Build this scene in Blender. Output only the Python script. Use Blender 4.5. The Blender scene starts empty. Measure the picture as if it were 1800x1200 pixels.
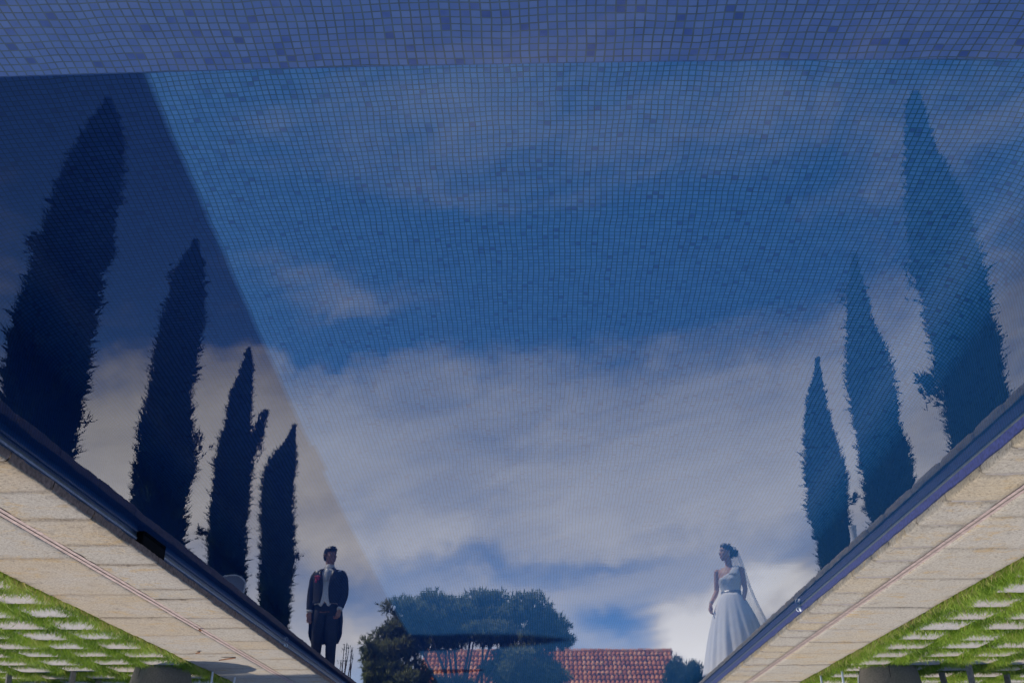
import bpy, bmesh, math, random
import numpy as np
from mathutils import Vector, Matrix, noise
R = math.radians
random.seed(7); rng = np.random.default_rng(11)
scene = bpy.context.scene
COL = scene.collection
H = 1.62                      # camera height over the water (z = 0)
C = 0.117                     # coping top
# ------------------------------------------------------------------ camera
FPX = 1800.0
def nrm(v): v = np.array(v, float); return v/np.linalg.norm(v)
cY = nrm((50, 855, FPX)); cZ = nrm((0, FPX, -855)); cX = np.cross(cY, cZ)
M = np.array([cX, cY, cZ])               # world <- (right, down, forward)
def ray(px, py): return M @ np.array([(px-900)/FPX, (py-600)/FPX, 1.0])
def mirror_at_y(px, py, Y):
    """the real point at depth Y whose mirror image in the water the camera sees at a place"""
    d = ray(px, py); s = Y/d[1]
    return s*d[0], -(H + s*d[2])
def on_plane(px, py, z):
    d = ray(px, py); s = (z-H)/d[2]; return s*d[0], s*d[1]
cam = bpy.data.cameras.new('camera'); cam.lens = 36.0; cam.sensor_width = 36.0; cam.clip_end = 3000; cam.clip_start = .05
cam_o = bpy.data.objects.new('camera', cam); COL.objects.link(cam_o)
r_, d_, f_ = M[:, 0], M[:, 1], M[:, 2]
mw = Matrix(((r_[0], -d_[0], -f_[0], 0), (r_[1], -d_[1], -f_[1], 0), (r_[2], -d_[2], -f_[2], H), (0, 0, 0, 1)))
cam_o.matrix_world = mw
scene.camera = cam_o
scene.view_settings.view_transform = 'Standard'; scene.view_settings.look = 'None'
scene.view_settings.exposure = 0.0; scene.view_settings.gamma = 1
scene.cycles.max_bounces = 10; scene.cycles.transparent_max_bounces = 16
scene.cycles.caustics_refractive = True; scene.cycles.caustics_reflective = False
scene.cycles.sample_clamp_indirect = 6.0
scene.cycles.use_denoising = True

# ------------------------------------------------------------------ helpers
def link(o, parent=None):
    COL.objects.link(o)
    if parent is not None: o.parent = parent
    return o
def tag(o, label=None, cat=None, group=None, kind=None):
    if label: o['label'] = label
    if cat: o['category'] = cat
    if group: o['group'] = group
    if kind: o['kind'] = kind
    return o
def empty(name, loc=(0, 0, 0), rz=0):
    o = bpy.data.objects.new(name, None); o.empty_display_size = .2
    o.location = loc; o.rotation_euler = (0, 0, rz); return link(o)
def mesh_obj(name, V, F, mat, parent=None, smooth=False, tint=None, uv=None):
    me = bpy.data.meshes.new(name)
    V = np.asarray(V, np.float32)
    if isinstance(F, np.ndarray):
        n, k = F.shape
        me.vertices.add(len(V)); me.vertices.foreach_set('co', V.ravel())
        me.loops.add(n*k); me.loops.foreach_set('vertex_index', F.astype(np.int32).ravel())
        me.polygons.add(n); me.polygons.foreach_set('loop_start', np.arange(0, n*k, k, dtype=np.int32))
        me.polygons.foreach_set('loop_total', np.full(n, k, np.int32))
        me.update(calc_edges=True)
    else:
        me.from_pydata([tuple(map(float, v)) for v in V], [], F); me.update()
    if uv is not None:
        l = me.uv_layers.new(name='UVMap'); li = np.empty(len(me.loops), np.int32); me.loops.foreach_get('vertex_index', li)
        l.data.foreach_set('uv', np.asarray(uv, np.float32)[li].ravel())
    if tint is not None:
        a = me.attributes.new('tint', 'FLOAT', 'POINT'); a.data.foreach_set('value', np.asarray(tint, np.float32))
    if smooth: me.polygons.foreach_set('use_smooth', np.ones(len(me.polygons), bool))
    if mat: me.materials.append(mat)
    return link(bpy.data.objects.new(name, me), parent)
class MB:
    def __init__(s): s.V = []; s.F = []; s.T = []
    def add(s, V, F, t=0.5):
        b = len(s.V); s.V += [tuple(v) for v in V]; s.F += [tuple(i+b for i in f) for f in F]; s.T += [t]*len(V)
    def box(s, x0, x1, y0, y1, z0, z1, b=0.0, t=.5, mat=None):
        if b > 0:
            V = []
            for sx, sy, sz in [(a, c, d) for a in (0, 1) for c in (0, 1) for d in (0, 1)]:
                X = (x0, x1)[sx]; Y = (y0, y1)[sy]; Z = (z0, z1)[sz]
                ix = b if sx == 0 else -b; iy = b if sy == 0 else -b; iz = b if sz == 0 else -b
                V += [(X, Y+iy, Z+iz), (X+ix, Y, Z+iz), (X+ix, Y+iy, Z)]
            bm = bmesh.new(); vs = [bm.verts.new(v) for v in V]
            res = bmesh.ops.convex_hull(bm, input=vs)
            bm.verts.index_update()
            V = [v.co.copy() for v in bm.verts]; F = [[v.index for v in f.verts] for f in bm.faces]; bm.free()
        else:
            V = [(x, y, z) for x in (x0, x1) for y in (y0, y1) for z in (z0, z1)]
            F = [(0, 1, 3, 2), (4, 6, 7, 5), (0, 4, 5, 1), (2, 3, 7, 6), (0, 2, 6, 4), (1, 5, 7, 3)]
        if mat is not None: V = [mat @ Vector(v) for v in V]
        s.add(V, F, t)
    def tube(s, pts, rad, n=8, t=.5, flat=1.0, caps=True):
        P = [Vector(p) for p in pts]
        if not hasattr(rad, '__len__'): rad = [rad]*len(P)
        b = len(s.V); up = None; rings = 0
        PP = []; RR = []
        if caps:
            d = (P[1]-P[0]).normalized(); PP.append(P[0]-d*rad[0]*.6); RR.append(rad[0]*.5)
        PP += P; RR += list(rad)
        if caps:
            d = (P[-1]-P[-2]).normalized(); PP.append(P[-1]+d*rad[-1]*.6); RR.append(rad[-1]*.5)
        for i, p in enumerate(PP):
            d = (PP[min(i+1, len(PP)-1)]-PP[max(i-1, 0)]).normalized()
            if up is None:
                up = Vector((0, 0, 1)) if abs(d.z) < .9 else Vector((0, 1, 0))
            a = d.cross(up).normalized(); up = a.cross(d).normalized()
            for k in range(n):
                q = 2*math.pi*k/n
                s.V.append(tuple(p+(a*math.cos(q)+up*math.sin(q)*flat)*RR[i])); s.T.append(t)
        m = len(PP)
        for i in range(m-1):
            for k in range(n):
                s.F.append((b+i*n+k, b+i*n+(k+1) % n, b+(i+1)*n+(k+1) % n, b+(i+1)*n+k))
        s.F.append(tuple(b+k for k in range(n))[::-1]); s.F.append(tuple(b+(m-1)*n+k for k in range(n)))
    def ball(s, c, r, n=10, t=.5):
        if not hasattr(r, '__len__'): r = (r, r, r)
        b = len(s.V); m = n//2+1
        for i in range(m+1):
            th = math.pi*(i+.0001 if i == 0 else (i-.0001 if i == m else i))/m
            for k in range(n):
                q = 2*math.pi*k/n
                s.V.append((c[0]+r[0]*math.sin(th)*math.cos(q), c[1]+r[1]*math.sin(th)*math.sin(q), c[2]+r[2]*math.cos(th))); s.T.append(t)
        for i in range(m):
            for k in range(n):
                s.F.append((b+i*n+k, b+(i+1)*n+k, b+(i+1)*n+(k+1) % n, b+i*n+(k+1) % n))
    def loft(s, secs, n=28, cap=True, a0=0., a1=2*math.pi, t=.5, fn=None):
        """secs: (cx, cy, cz, rx, ry)   angle 0 = front (-y), growing towards +x"""
        closed = abs(a1-a0-2*math.pi) < 1e-4; cnt = n if closed else n+1; b = len(s.V)
        for j, (cx, cy, cz, rx, ry) in enumerate(secs):
            for k in range(cnt):
                q = a0+(a1-a0)*k/n
                x, y, z = cx+rx*math.sin(q), cy-ry*math.cos(q), cz
                if fn: x, y, z = fn(j, q, x, y, z)
                s.V.append((x, y, z)); s.T.append(t)
        for j in range(len(secs)-1):
            for k in range(n):
                k2 = (k+1) % cnt
                s.F.append((b+j*cnt+k, b+j*cnt+k2, b+(j+1)*cnt+k2, b+(j+1)*cnt+k))
        if cap and closed:
            s.F.append(tuple(b+k for k in range(cnt))[::-1]); s.F.append(tuple(b+(len(secs)-1)*cnt+k for k in range(cnt)))
    def move(s, i0, fn):
        for i in range(i0, len(s.V)): s.V[i] = tuple(fn(Vector(s.V[i])))
    def build(s, name, mat, parent=None, smooth=True, tint=False):
        return mesh_obj(name, s.V, s.F, mat, parent, smooth, s.T if tint else None)
def solidify(o, th):
    m = o.modifiers.new('thick', 'SOLIDIFY'); m.thickness = th; m.offset = 0; return o
def subsurf(o, lv=1):
    m = o.modifiers.new('sub', 'SUBSURF'); m.levels = lv; m.render_levels = lv; return o

# ------------------------------------------------------------------ materials
def new_mat(name):
    m = bpy.data.materials.new(name); m.use_nodes = True; return m, m.node_tree, m.node_tree.nodes['Principled BSDF']
def nd(nt, typ, **kw):
    n = nt.nodes.new(typ)
    for k, v in kw.items():
        if k.startswith('i_'): n.inputs[k[2:].replace('_', ' ')].default_value = v
        else: setattr(n, k, v)
    return n
def mth(nt, op, a, b=None, c=None, clamp=False):
    n = nt.nodes.new('ShaderNodeMath'); n.operation = op; n.use_clamp = clamp
    for i, v in enumerate((a, b, c)):
        if v is None: continue
        if isinstance(v, (int, float)): n.inputs[i].default_value = v
        else: nt.links.new(v, n.inputs[i])
    return n.outputs[0]
def ramp(nt, fac, stops, interp='LINEAR'):
    n = nt.nodes.new('ShaderNodeValToRGB'); n.color_ramp.interpolation = interp
    e = n.color_ramp.elements
    while len(e) > 1: e.remove(e[-1])
    e[0].position = stops[0][0]; e[0].color = (*stops[0][1], 1)
    for p, c in stops[1:]:
        q = e.new(p); q.color = (*c, 1)
    nt.links.new(fac, n.inputs[0]); return n.outputs[0]
def mixc(nt, fac, a, b, mode='MIX'):
    n = nt.nodes.new('ShaderNodeMix'); n.data_type = 'RGBA'; n.blend_type = mode
    for s, v in ((0, fac), (6, a), (7, b)):
        if isinstance(v, (int, float)): n.inputs[s].default_value = v
        elif isinstance(v, tuple): n.inputs[s].default_value = (*v, 1)
        else: nt.links.new(v, n.inputs[s])
    return n.outputs[2]
def noise_n(nt, vec, scale, detail=4, rough=.6, dist=0.):
    n = nd(nt, 'ShaderNodeTexNoise', i_Scale=scale, i_Detail=detail, i_Roughness=rough, i_Distortion=dist)
    nt.links.new(vec, n.inputs['Vector']); return n.outputs[0]
def bump(nt, b, h, strength, dist):
    n = nd(nt, 'ShaderNodeBump', i_Strength=strength, i_Distance=dist)
    nt.links.new(h, n.inputs['Height']); nt.links.new(n.outputs[0], b.inputs['Normal'])
def mapped(nt, src, sc):
    n = nd(nt, 'ShaderNodeMapping'); n.inputs['Scale'].default_value = sc; nt.links.new(src, n.inputs[0]); return n.outputs[0]
def plain(name, col, rough=.6, var=.12, scale=30, bmp=0, metal=0., spec=.5):
    m, nt, b = new_mat(name)
    tc = nd(nt, 'ShaderNodeTexCoord').outputs['Object']
    n = noise_n(nt, tc, scale)
    lo = tuple(c*(1-var) for c in col); hi = tuple(min(1, c*(1+var)) for c in col)
    nt.links.new(ramp(nt, n, [(.3, lo), (.7, hi)]), b.inputs['Base Color'])
    b.inputs['Roughness'].default_value = rough; b.inputs['Metallic'].default_value = metal; b.inputs['Specular IOR Level'].default_value = spec
    if bmp: bump(nt, b, n, .6, bmp)
    return m
def tile_mat(name, tiles, grout, pitch=.0243, gw=.085):
    m, nt, b = new_mat(name)
    uv = nd(nt, 'ShaderNodeTexCoord').outputs['UV']
    wob = noise_n(nt, uv, 3.0, 2)
    sp = nd(nt, 'ShaderNodeSeparateXYZ'); nt.links.new(uv, sp.inputs[0])
    # sheets of tiles are laid a little out of line with each other
    u = mth(nt, 'DIVIDE', mth(nt, 'ADD', sp.outputs[0], mth(nt, 'MULTIPLY', wob, .03)), pitch)
    v = mth(nt, 'DIVIDE', mth(nt, 'ADD', sp.outputs[1], mth(nt, 'MULTIPLY', wob, .035)), pitch)
    cu, cv = mth(nt, 'FLOOR', u), mth(nt, 'FLOOR', v)
    cb = nd(nt, 'ShaderNodeCombineXYZ'); nt.links.new(cu, cb.inputs[0]); nt.links.new(cv, cb.inputs[1])
    wn = nd(nt, 'ShaderNodeTexWhiteNoise', noise_dimensions='2D'); nt.links.new(cb.outputs[0], wn.inputs['Vector'])
    patch = noise_n(nt, uv, 9, 3)
    val = mth(nt, 'ADD', wn.outputs['Value'], mth(nt, 'MULTIPLY', mth(nt, 'SUBTRACT', patch, .5), .25))
    col = ramp(nt, val, tiles)
    fu = mth(nt, 'ABSOLUTE', mth(nt, 'SUBTRACT', mth(nt, 'FRACT', u), .5)); fv = mth(nt, 'ABSOLUTE', mth(nt, 'SUBTRACT', mth(nt, 'FRACT', v), .5))
    g = mth(nt, 'GREATER_THAN', mth(nt, 'MAXIMUM', fu, fv), .5-gw)
    gn = noise_n(nt, uv, 14, 4)
    gcol = ramp(nt, gn, [(.3, tuple(c*.7 for c in grout)), (.7, tuple(c*1.3 for c in grout))])
    nt.links.new(mixc(nt, g, col, gcol), b.inputs['Base Color'])
    b.inputs['Roughness'].default_value = .45
    return m
m_floor = tile_mat('mosaic_deep', [(0, (.010, .070, .25)), (.025, (.013, .085, .28)), (.06, (.018, .112, .335)), (.5, (.024, .129, .365)), (1, (.032, .146, .39))], (.001, .062, .135), gw=.095)
m_ledge = tile_mat('mosaic_ledge', [(0, (.016, .045, .20)), (.04, (.024, .06, .25)), (.09, (.044, .092, .29)), (.6, (.053, .107, .31)), (1, (.066, .124, .33))], (.036, .064, .10))
m_wall = tile_mat('mosaic_wall', [(0, (.02, .06, .24)), (.1, (.04, .12, .36)), (1, (.07, .19, .46))], (.01, .08, .16))

def stone_mat(name, base, grey, warm, dark, bm=.004, pit=.6, ochre=(.45, .29, .11)):
    m, nt, b = new_mat(name)
    tc = nd(nt, 'ShaderNodeTexCoord').outputs['Object']
    at = nd(nt, 'ShaderNodeAttribute', attribute_name='tint').outputs['Fac']; jn = nd(nt, 'ShaderNodeAttribute', attribute_name='joint').outputs['Fac']
    big = noise_n(nt, tc, 1.7, 5, .65); mid = noise_n(nt, tc, 9, 6, .7, .4); fine = noise_n(nt, tc, 60, 6, .8); och = noise_n(nt, mapped(nt, tc, (2.6, 4, 2)), 1.2, 7, .78, .8)
    streak = noise_n(nt, mapped(nt, tc, (6, 17, 6)), 1.6, 7, .75, 1.4)
    c = mixc(nt, ramp(nt, at, [(0, (0,)*3), (1, (1,)*3)]), base, grey)
    c = mixc(nt, ramp(nt, mth(nt, 'ADD', mth(nt, 'MULTIPLY', big, .6), mth(nt, 'MULTIPLY', at, .4)), [(.46, (0,)*3), (.66, (.7,)*3)]), c, warm)
    c = mixc(nt, mth(nt, 'MULTIPLY', ramp(nt, och, [(.52, (0,)*3), (.62, (1,)*3)]), ramp(nt, mid, [(.4, (.15,)*3), (.6, (.75,)*3)])), c, ochre)
    c = mixc(nt, ramp(nt, streak, [(.56, (0,)*3), (.70, (.45,)*3)]), c, dark)
    c = mixc(nt, ramp(nt, mid, [(.30, (.6,)*3), (.44, (0,)*3)]), c, dark)
    c = mixc(nt, mth(nt, 'MULTIPLY', jn, ramp(nt, streak, [(.35, (.15,)*3), (.6, (1,)*3)])), c, tuple(q*.9 for q in dark))
    c = mixc(nt, 1.0, c, ramp(nt, fine, [(.30, (1-pit*1.5,)*3), (.46, (1.-pit*.25,)*3), (.6, (1.04,)*3)]), 'MULTIPLY')
    nt.links.new(c, b.inputs['Base Color']); b.inputs['Roughness'].default_value = .92; b.inputs['Specular IOR Level'].default_value = .2
    h = mth(nt, 'ADD', mth(nt, 'MULTIPLY', fine, .7), mth(nt, 'MULTIPLY', mid, 1.2))
    bump(nt, b, h, .9, bm)
    return m
m_cop_l = stone_mat('travertine_rough', (.42, .365, .285), (.44, .39, .325), (.43, .335, .215), (.20, .155, .11), .010)
m_cop_r = stone_mat('travertine_worn', (.43, .375, .29), (.45, .40, .325), (.47, .365, .22), (.24, .20, .15), .006)
m_joint = plain('pink_mortar', (.41, .30, .245), .9, .3, 25, .002)
m_mortar = plain('grey_mortar', (.30, .26, .22), .95, .2, 60, .002)
m_paver = stone_mat('pale_paver', (.46, .42, .375), (.49, .45, .41), (.45, .385, .32), (.32, .28, .24), .003)
m_edge = plain('tan_stone_edge', (.42, .31, .2), .9, .2, 30)
m_face_shaded = plain('shaded_brown_stone_face', (.27, .165, .115), .95, .45, 35, .012)  # brown stone, with the left coping face's shade put into its colour

def leaf_mat(name, stops, trans=.35, rough=.6):
    m, nt, b = new_mat(name)
    at = nd(nt, 'ShaderNodeAttribute', attribute_name='tint').outputs['Fac']
    col = ramp(nt, at, stops)
    nt.links.new(col, b.inputs['Base Color']); b.inputs['Roughness'].default_value = rough; b.inputs['Specular IOR Level'].default_value = .25
    tr = nd(nt, 'ShaderNodeBsdfTranslucent'); nt.links.new(col, tr.inputs[0])
    mx = nd(nt, 'ShaderNodeMixShader'); mx.inputs[0].default_value = trans
    nt.links.new(b.outputs[0], mx.inputs[1]); nt.links.new(tr.outputs[0], mx.inputs[2])
    nt.links.new(mx.outputs[0], nt.nodes['Material Output'].inputs[0])
    return m
m_grass = leaf_mat('grass_blades', [(0, (.06, .12, .010)), (.3, (.15, .26, .018)), (.62, (.29, .42, .035)), (.9, (.40, .50, .07)), (.97, (.46, .38, .13)), (1, (.5, .36, .18))], .35, .5)
m_cyp = leaf_mat('cypress_foliage', [(0, (.010, .020, .012)), (.5, (.030, .058, .026)), (1, (.095, .14, .06))], .15)
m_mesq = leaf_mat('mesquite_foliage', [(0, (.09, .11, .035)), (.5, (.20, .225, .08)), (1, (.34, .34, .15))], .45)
m_shrub = leaf_mat('shrub_foliage', [(0, (.04, .06, .03)), (1, (.10, .13, .06))], .3)
m_bark = plain('bark', (.12, .085, .06), .95, .35, 25, .01)
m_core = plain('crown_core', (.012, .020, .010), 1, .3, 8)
m_soil = plain('turf_soil', (.055, .085, .02), 1, .4, 12, .01)

# water: one sheet, mirror above, clear below
def water_mat():
    m = bpy.data.materials.new('pool_water'); m.use_nodes = True; nt = m.node_tree; nt.nodes.clear()
    out = nd(nt, 'ShaderNodeOutputMaterial')
    gl = nd(nt, 'ShaderNodeBsdfGlossy', i_Roughness=0.0); gl.inputs['Color'].default_value = (1, 1, 1, 1)
    rf = nd(nt, 'ShaderNodeBsdfRefraction', i_Roughness=0.0, i_IOR=1.333); rf.inputs['Color'].default_value = (.93, .985, 1, 1)
    fr = nd(nt, 'ShaderNodeFresnel', i_IOR=1.43)
    tc = nd(nt, 'ShaderNodeTexCoord').outputs['Object']
    n1 = noise_n(nt, mapped(nt, tc, (1.2, 4.0, 1)), 3.0, 3, .55, .3)
    n2 = noise_n(nt, mapped(nt, tc, (1.0, 1.6, 1)), .7, 2)
    hgt = mth(nt, 'ADD', mth(nt, 'MULTIPLY', n1, .25), n2)
    bp = nd(nt, 'ShaderNodeBump', i_Strength=1.0, i_Distance=.0003); nt.links.new(hgt, bp.inputs['Height'])
    nt.links.new(bp.outputs[0], gl.inputs['Normal'])
    mx = nd(nt, 'ShaderNodeMixShader'); nt.links.new(fr.outputs[0], mx.inputs[0])
    nt.links.new(rf.outputs[0], mx.inputs[1]); nt.links.new(gl.outputs[0], mx.inputs[2]); nt.links.new(mx.outputs[0], out.inputs[0])
    return m

# ------------------------------------------------------------------ sky and sun
SUN_EL, SUN_AZ_Y = 54.2, -6.5          # from +X, a touch from ahead of the camera
sd = Vector((math.cos(R(SUN_EL))*math.cos(R(SUN_AZ_Y)), -math.cos(R(SUN_EL))*math.sin(R(SUN_AZ_Y)), math.sin(R(SUN_EL))))
sun = bpy.data.lights.new('sun', 'SUN'); sun.energy = 3.7; sun.angle = R(1.1); sun.color = (1, .93, .82)
sun.cycles.is_caustics_light = True
so = bpy.data.objects.new('sun', sun); link(so); so.rotation_euler = sd.to_track_quat('Z', 'Y').to_euler()
W = bpy.data.worlds.new('World'); scene.world = W; W.use_nodes = True
nt = W.node_tree; bg = nt.nodes['Background']
sky = nd(nt, 'ShaderNodeTexSky', sky_type='NISHITA', sun_disc=False)
sky.sun_elevation = R(SUN_EL); sky.sun_rotation = math.atan2(sd.x, sd.y)
sky.air_density = 1.0; sky.dust_density = .8; sky.ozone_density = 3.2; sky.altitude = 1800
bg.inputs['Strength'].default_value = .125
tc = nd(nt, 'ShaderNodeTexCoord').outputs['Generated']
sp = nd(nt, 'ShaderNodeSeparateXYZ'); nt.links.new(tc, sp.inputs[0])
az = mth(nt, 'ARCTAN2', sp.outputs[0], sp.outputs[1]); el = mth(nt, 'ARCSINE', sp.outputs[2])
def azel(px, py):
    d = ray(px, py); d = d/np.linalg.norm(d); return math.atan2(d[0], d[1]), math.asin(-d[2])
# where the clouds hang: (place, extent, weight)
CLOUDS = [(60, 860, 380, 230, .50), (300, 740, 240, 130, .40), (560, 760, 130, 110, .30), (480, 455, 150, 40, .40), (620, 520, 130, 30, .30), (700, 650, 200, 60, .25), (880, 830, 420, 130, .46), (1250, 880, 330, 130, .40),
          (1640, 560, 260, 170, .48), (1500, 760, 300, 130, .38), (1270, 690, 220, 60, .22), (850, 200, 330, 110, .48), (1350, 200, 260, 90, .34), (800, 1090, 420, 110, .30), (1290, 1080, 110, 36, .5), (1225, 1135, 50, 55, 1.3), (1350, 1040, 50, 36, .8), (700, 950, 160, 40, .3), (620, 1110, 60, 30, .15),
          (260, 400, 230, 130, -.55), (120, 160, 260, 100, -.3), (400, 590, 90, 25, -.35), (600, 590, 120, 30, -.30), (740, 420, 250, 60, -.42), (1230, 470, 300, 90, -.50), (960, 400, 220, 70, -.12), (640, 580, 140, 26, -.35), (610, 1040, 100, 40, -.26), (860, 1000, 190, 24, -.24),
          (1090, 975, 120, 16, -.24), (1110, 1100, 90, 36, -.36), (1680, 210, 200, 80, .30), (560, 230, 120, 80, .12), (950, 690, 170, 70, .38), (820, 340, 160, 30, .22), (1010, 470, 150, 24, .16), (180, 590, 120, 20, -.25)]
ws = noise_n(nt, tc, 2.2, 3)
wv = nd(nt, 'ShaderNodeCombineXYZ')
nt.links.new(mth(nt, 'ADD', mth(nt, 'MULTIPLY', az, 1.0), mth(nt, 'MULTIPLY', ws, .5)), wv.inputs[0])
nt.links.new(mth(nt, 'ADD', mth(nt, 'MULTIPLY', el, 2.6), mth(nt, 'MULTIPLY', az, .55)), wv.inputs[1])
nA = noise_n(nt, wv.outputs[0], 3.1, 9, .58, .25); nB = noise_n(nt, wv.outputs[0], 11, 8, .62, .4)
wa = noise_n(nt, wv.outputs[0], 4.5, 4, .6); wb = noise_n(nt, tc, 7.5, 4, .6)
azw = mth(nt, 'ADD', az, mth(nt, 'MULTIPLY', mth(nt, 'SUBTRACT', wa, .5), .20)); elw = mth(nt, 'ADD', el, mth(nt, 'MULTIPLY', mth(nt, 'SUBTRACT', wb, .5), .13))
lowk = nd(nt, 'ShaderNodeMapRange', interpolation_type='SMOOTHSTEP'); lowk.inputs['From Min'].default_value = .12; lowk.inputs['From Max'].default_value = .50; lowk.inputs['To Min'].default_value = .42; lowk.inputs['To Max'].default_value = 1.0
nt.links.new(el, lowk.inputs['Value'])
tot = mth(nt, 'MULTIPLY', mth(nt, 'ADD', mth(nt, 'MULTIPLY', mth(nt, 'SUBTRACT', nA, .5), 1.15), mth(nt, 'MULTIPLY', mth(nt, 'SUBTRACT', nB, .5), .80)), lowk.outputs[0])
tot = mth(nt, 'ADD', tot, mth(nt, 'MULTIPLY', mth(nt, 'SUBTRACT', 1.0, lowk.outputs[0]), .34))
for px, py, sx, sy, w in CLOUDS:
    a, e = azel(px, py); a2, _ = azel(px+sx, py); _, e2 = azel(px, py+sy)
    A = mth(nt, 'DIVIDE', mth(nt, 'SUBTRACT', azw, a), abs(a2-a)); B = mth(nt, 'DIVIDE', mth(nt, 'SUBTRACT', elw, e), abs(e2-e))
    q = mth(nt, 'ADD', mth(nt, 'MULTIPLY', A, A), mth(nt, 'MULTIPLY', B, B))
    g = mth(nt, 'MULTIPLY', mth(nt, 'EXPONENT', mth(nt, 'MULTIPLY', q, -1.0)), w*1.15)
    tot = mth(nt, 'ADD', tot, g)
cover = nd(nt, 'ShaderNodeMapRange', interpolation_type='SMOOTHSTEP'); cover.inputs['From Min'].default_value = -.14; cover.inputs['From Max'].default_value = .80
nt.links.new(tot, cover.inputs['Value'])
tn = nd(nt, 'ShaderNodeMapRange'); tn.inputs['From Min'].default_value = 0; tn.inputs['From Max'].default_value = 1.3; nt.links.new(tot, tn.inputs['Value'])
cc = ramp(nt, mth(nt, 'ADD', tn.outputs[0], mth(nt, 'MULTIPLY', mth(nt, 'SUBTRACT', nB, .5), .25)), [(.0, (7.8, 7.6, 7.9)), (.45, (8.7, 8.3, 8.2)), (.95, (12.4, 11.8, 11.2))])
skyt = mixc(nt, 1.0, sky.outputs[0], (.62, .90, 1.25), 'MULTIPLY')
nt.links.new(mixc(nt, mth(nt, 'MULTIPLY', cover.outputs[0], .95), skyt, cc), bg.inputs['Color'])

# ------------------------------------------------------------------ pool
XL, XR = 2.40, -2.10                   # inner edges of the coping
WL, WR = XL+.056, XR-.014              # tiled walls under the overhang
DEPTH, LEDGE, YL, YE = 1.5, .33, 2.13, 17.0
def cross(x0, x1, ztop, zf, cr, n=7):
    P = [(x0, ztop), (x0, zf+cr)]
    s = 1 if x1 > x0 else -1
    for i in range(1, n+1):
        q = math.pi/2*i/n; P.append((x0+s*cr*(1-math.cos(q)), zf+cr*(1-math.sin(q))))
    m = len(P)
    P2 = [(x1, ztop), (x1, zf+cr)]
    for i in range(1, n+1):
        q = math.pi/2*i/n; P2.append((x1-s*cr*(1-math.cos(q)), zf+cr*(1-math.sin(q))))
    return P+P2[::-1]
def extrude_profile(name, P, ys, mat, smooth=True):
    V, UV, F = [], [], []; acc = [0]
    for i in range(1, len(P)): acc.append(acc[-1]+math.dist(P[i], P[i-1]))
    for y in ys:
        for i, p in enumerate(P): V.append((p[0], y, p[1])); UV.append((acc[i], y))
    k = len(P)
    for j in range(len(ys)-1):
        for i in range(k-1): F.append((j*k+i, j*k+i+1, (j+1)*k+i+1, (j+1)*k+i))
    return mesh_obj(name, V, F, mat, None, smooth, uv=UV)
P = cross(WL, WR, .0635, -DEPTH, .32)
m_trim = plain('waterline_trim_pale', (.42, .39, .42), .6, .3, 40, .002); m_trim2 = plain('waterline_trim_slate', (.10, .12, .13), .35, .3, 40, .001)
for sx, x, bands in ((1, WL, ((.0155, .0275, .010, 'pale', m_trim), (-.004, .015, .004, 'slate', m_trim2))), (-1, WR, ((-.004, .010, .003, 'slate', m_trim2), (.0105, .062, .005, 'violet', plain('waterline_violet_tile', (.045, .055, .17), .4, .45, 45, .001))))):
    for z0, z1, pr_, nm, mt in bands:
        mb = MB(); mb.box(min(x-sx*pr_, x+sx*.02), max(x-sx*pr_, x+sx*.02), -2, YE+.05, z0, z1); t_ = mb.build('waterline_trim', mt, None, False); tag(t_, kind='structure')
basin = extrude_profile('pool_basin', P, [YL, 6.1, 6.52, 17.06], m_floor)
# far wall and the drop under the ledge join the basin mesh
def quad_uv(name, pts, uvs, mat): return mesh_obj(name, pts, [(0, 1, 2, 3)], mat, None, False, uv=uvs)
fw = quad_uv('pool_end_wall', [(WR, YE+.056, -DEPTH), (WL, YE+.056, -DEPTH), (WL, YE+.056, .0635), (WR, YE+.056, .0635)], [(0, 0), (4.6, 0), (4.6, 1.56), (0, 1.56)], m_wall)
PL = cross(WL, WR, .0635, -LEDGE, .03, 3)
ledge = extrude_profile('pool_ledge', PL, [-2.0, YL-.012], m_ledge)
lf = mesh_obj('pool_ledge_face', [(WL, YL-.012, -LEDGE), (WR, YL-.012, -LEDGE), (WR, YL, -LEDGE-.012), (WL, YL, -LEDGE-.012), (WR, YL, -DEPTH-.01), (WL, YL, -DEPTH-.01)],
              [(0, 1, 2, 3), (3, 2, 4, 5)], m_ledge, None, False, uv=[(0, 0), (4.6, 0), (4.6, .017), (0, .017), (4.6, 1.2), (0, 1.2)])
nw = quad_uv('pool_near_wall', [(WR, -2, -LEDGE), (WL, -2, -LEDGE), (WL, -2, .0635), (WR, -2, .0635)], [(0, 0), (4.6, 0), (4.6, .4), (0, .4)], m_wall)
for o in (basin, fw, ledge, lf, nw):
    tag(o, kind='structure'); o.cycles.is_caustics_receiver = True
wtr = mesh_obj('water', [(WR-.02, -2.02, 0), (WL+.02, -2.02, 0), (WL+.02, YE+.07, 0), (WR-.02, YE+.07, 0)], [(0, 1, 2, 3)], water_mat())
wtr.data.polygons[0].use_smooth = True
tag(wtr, kind='structure'); wtr.cycles.is_caustics_caster = True

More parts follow.
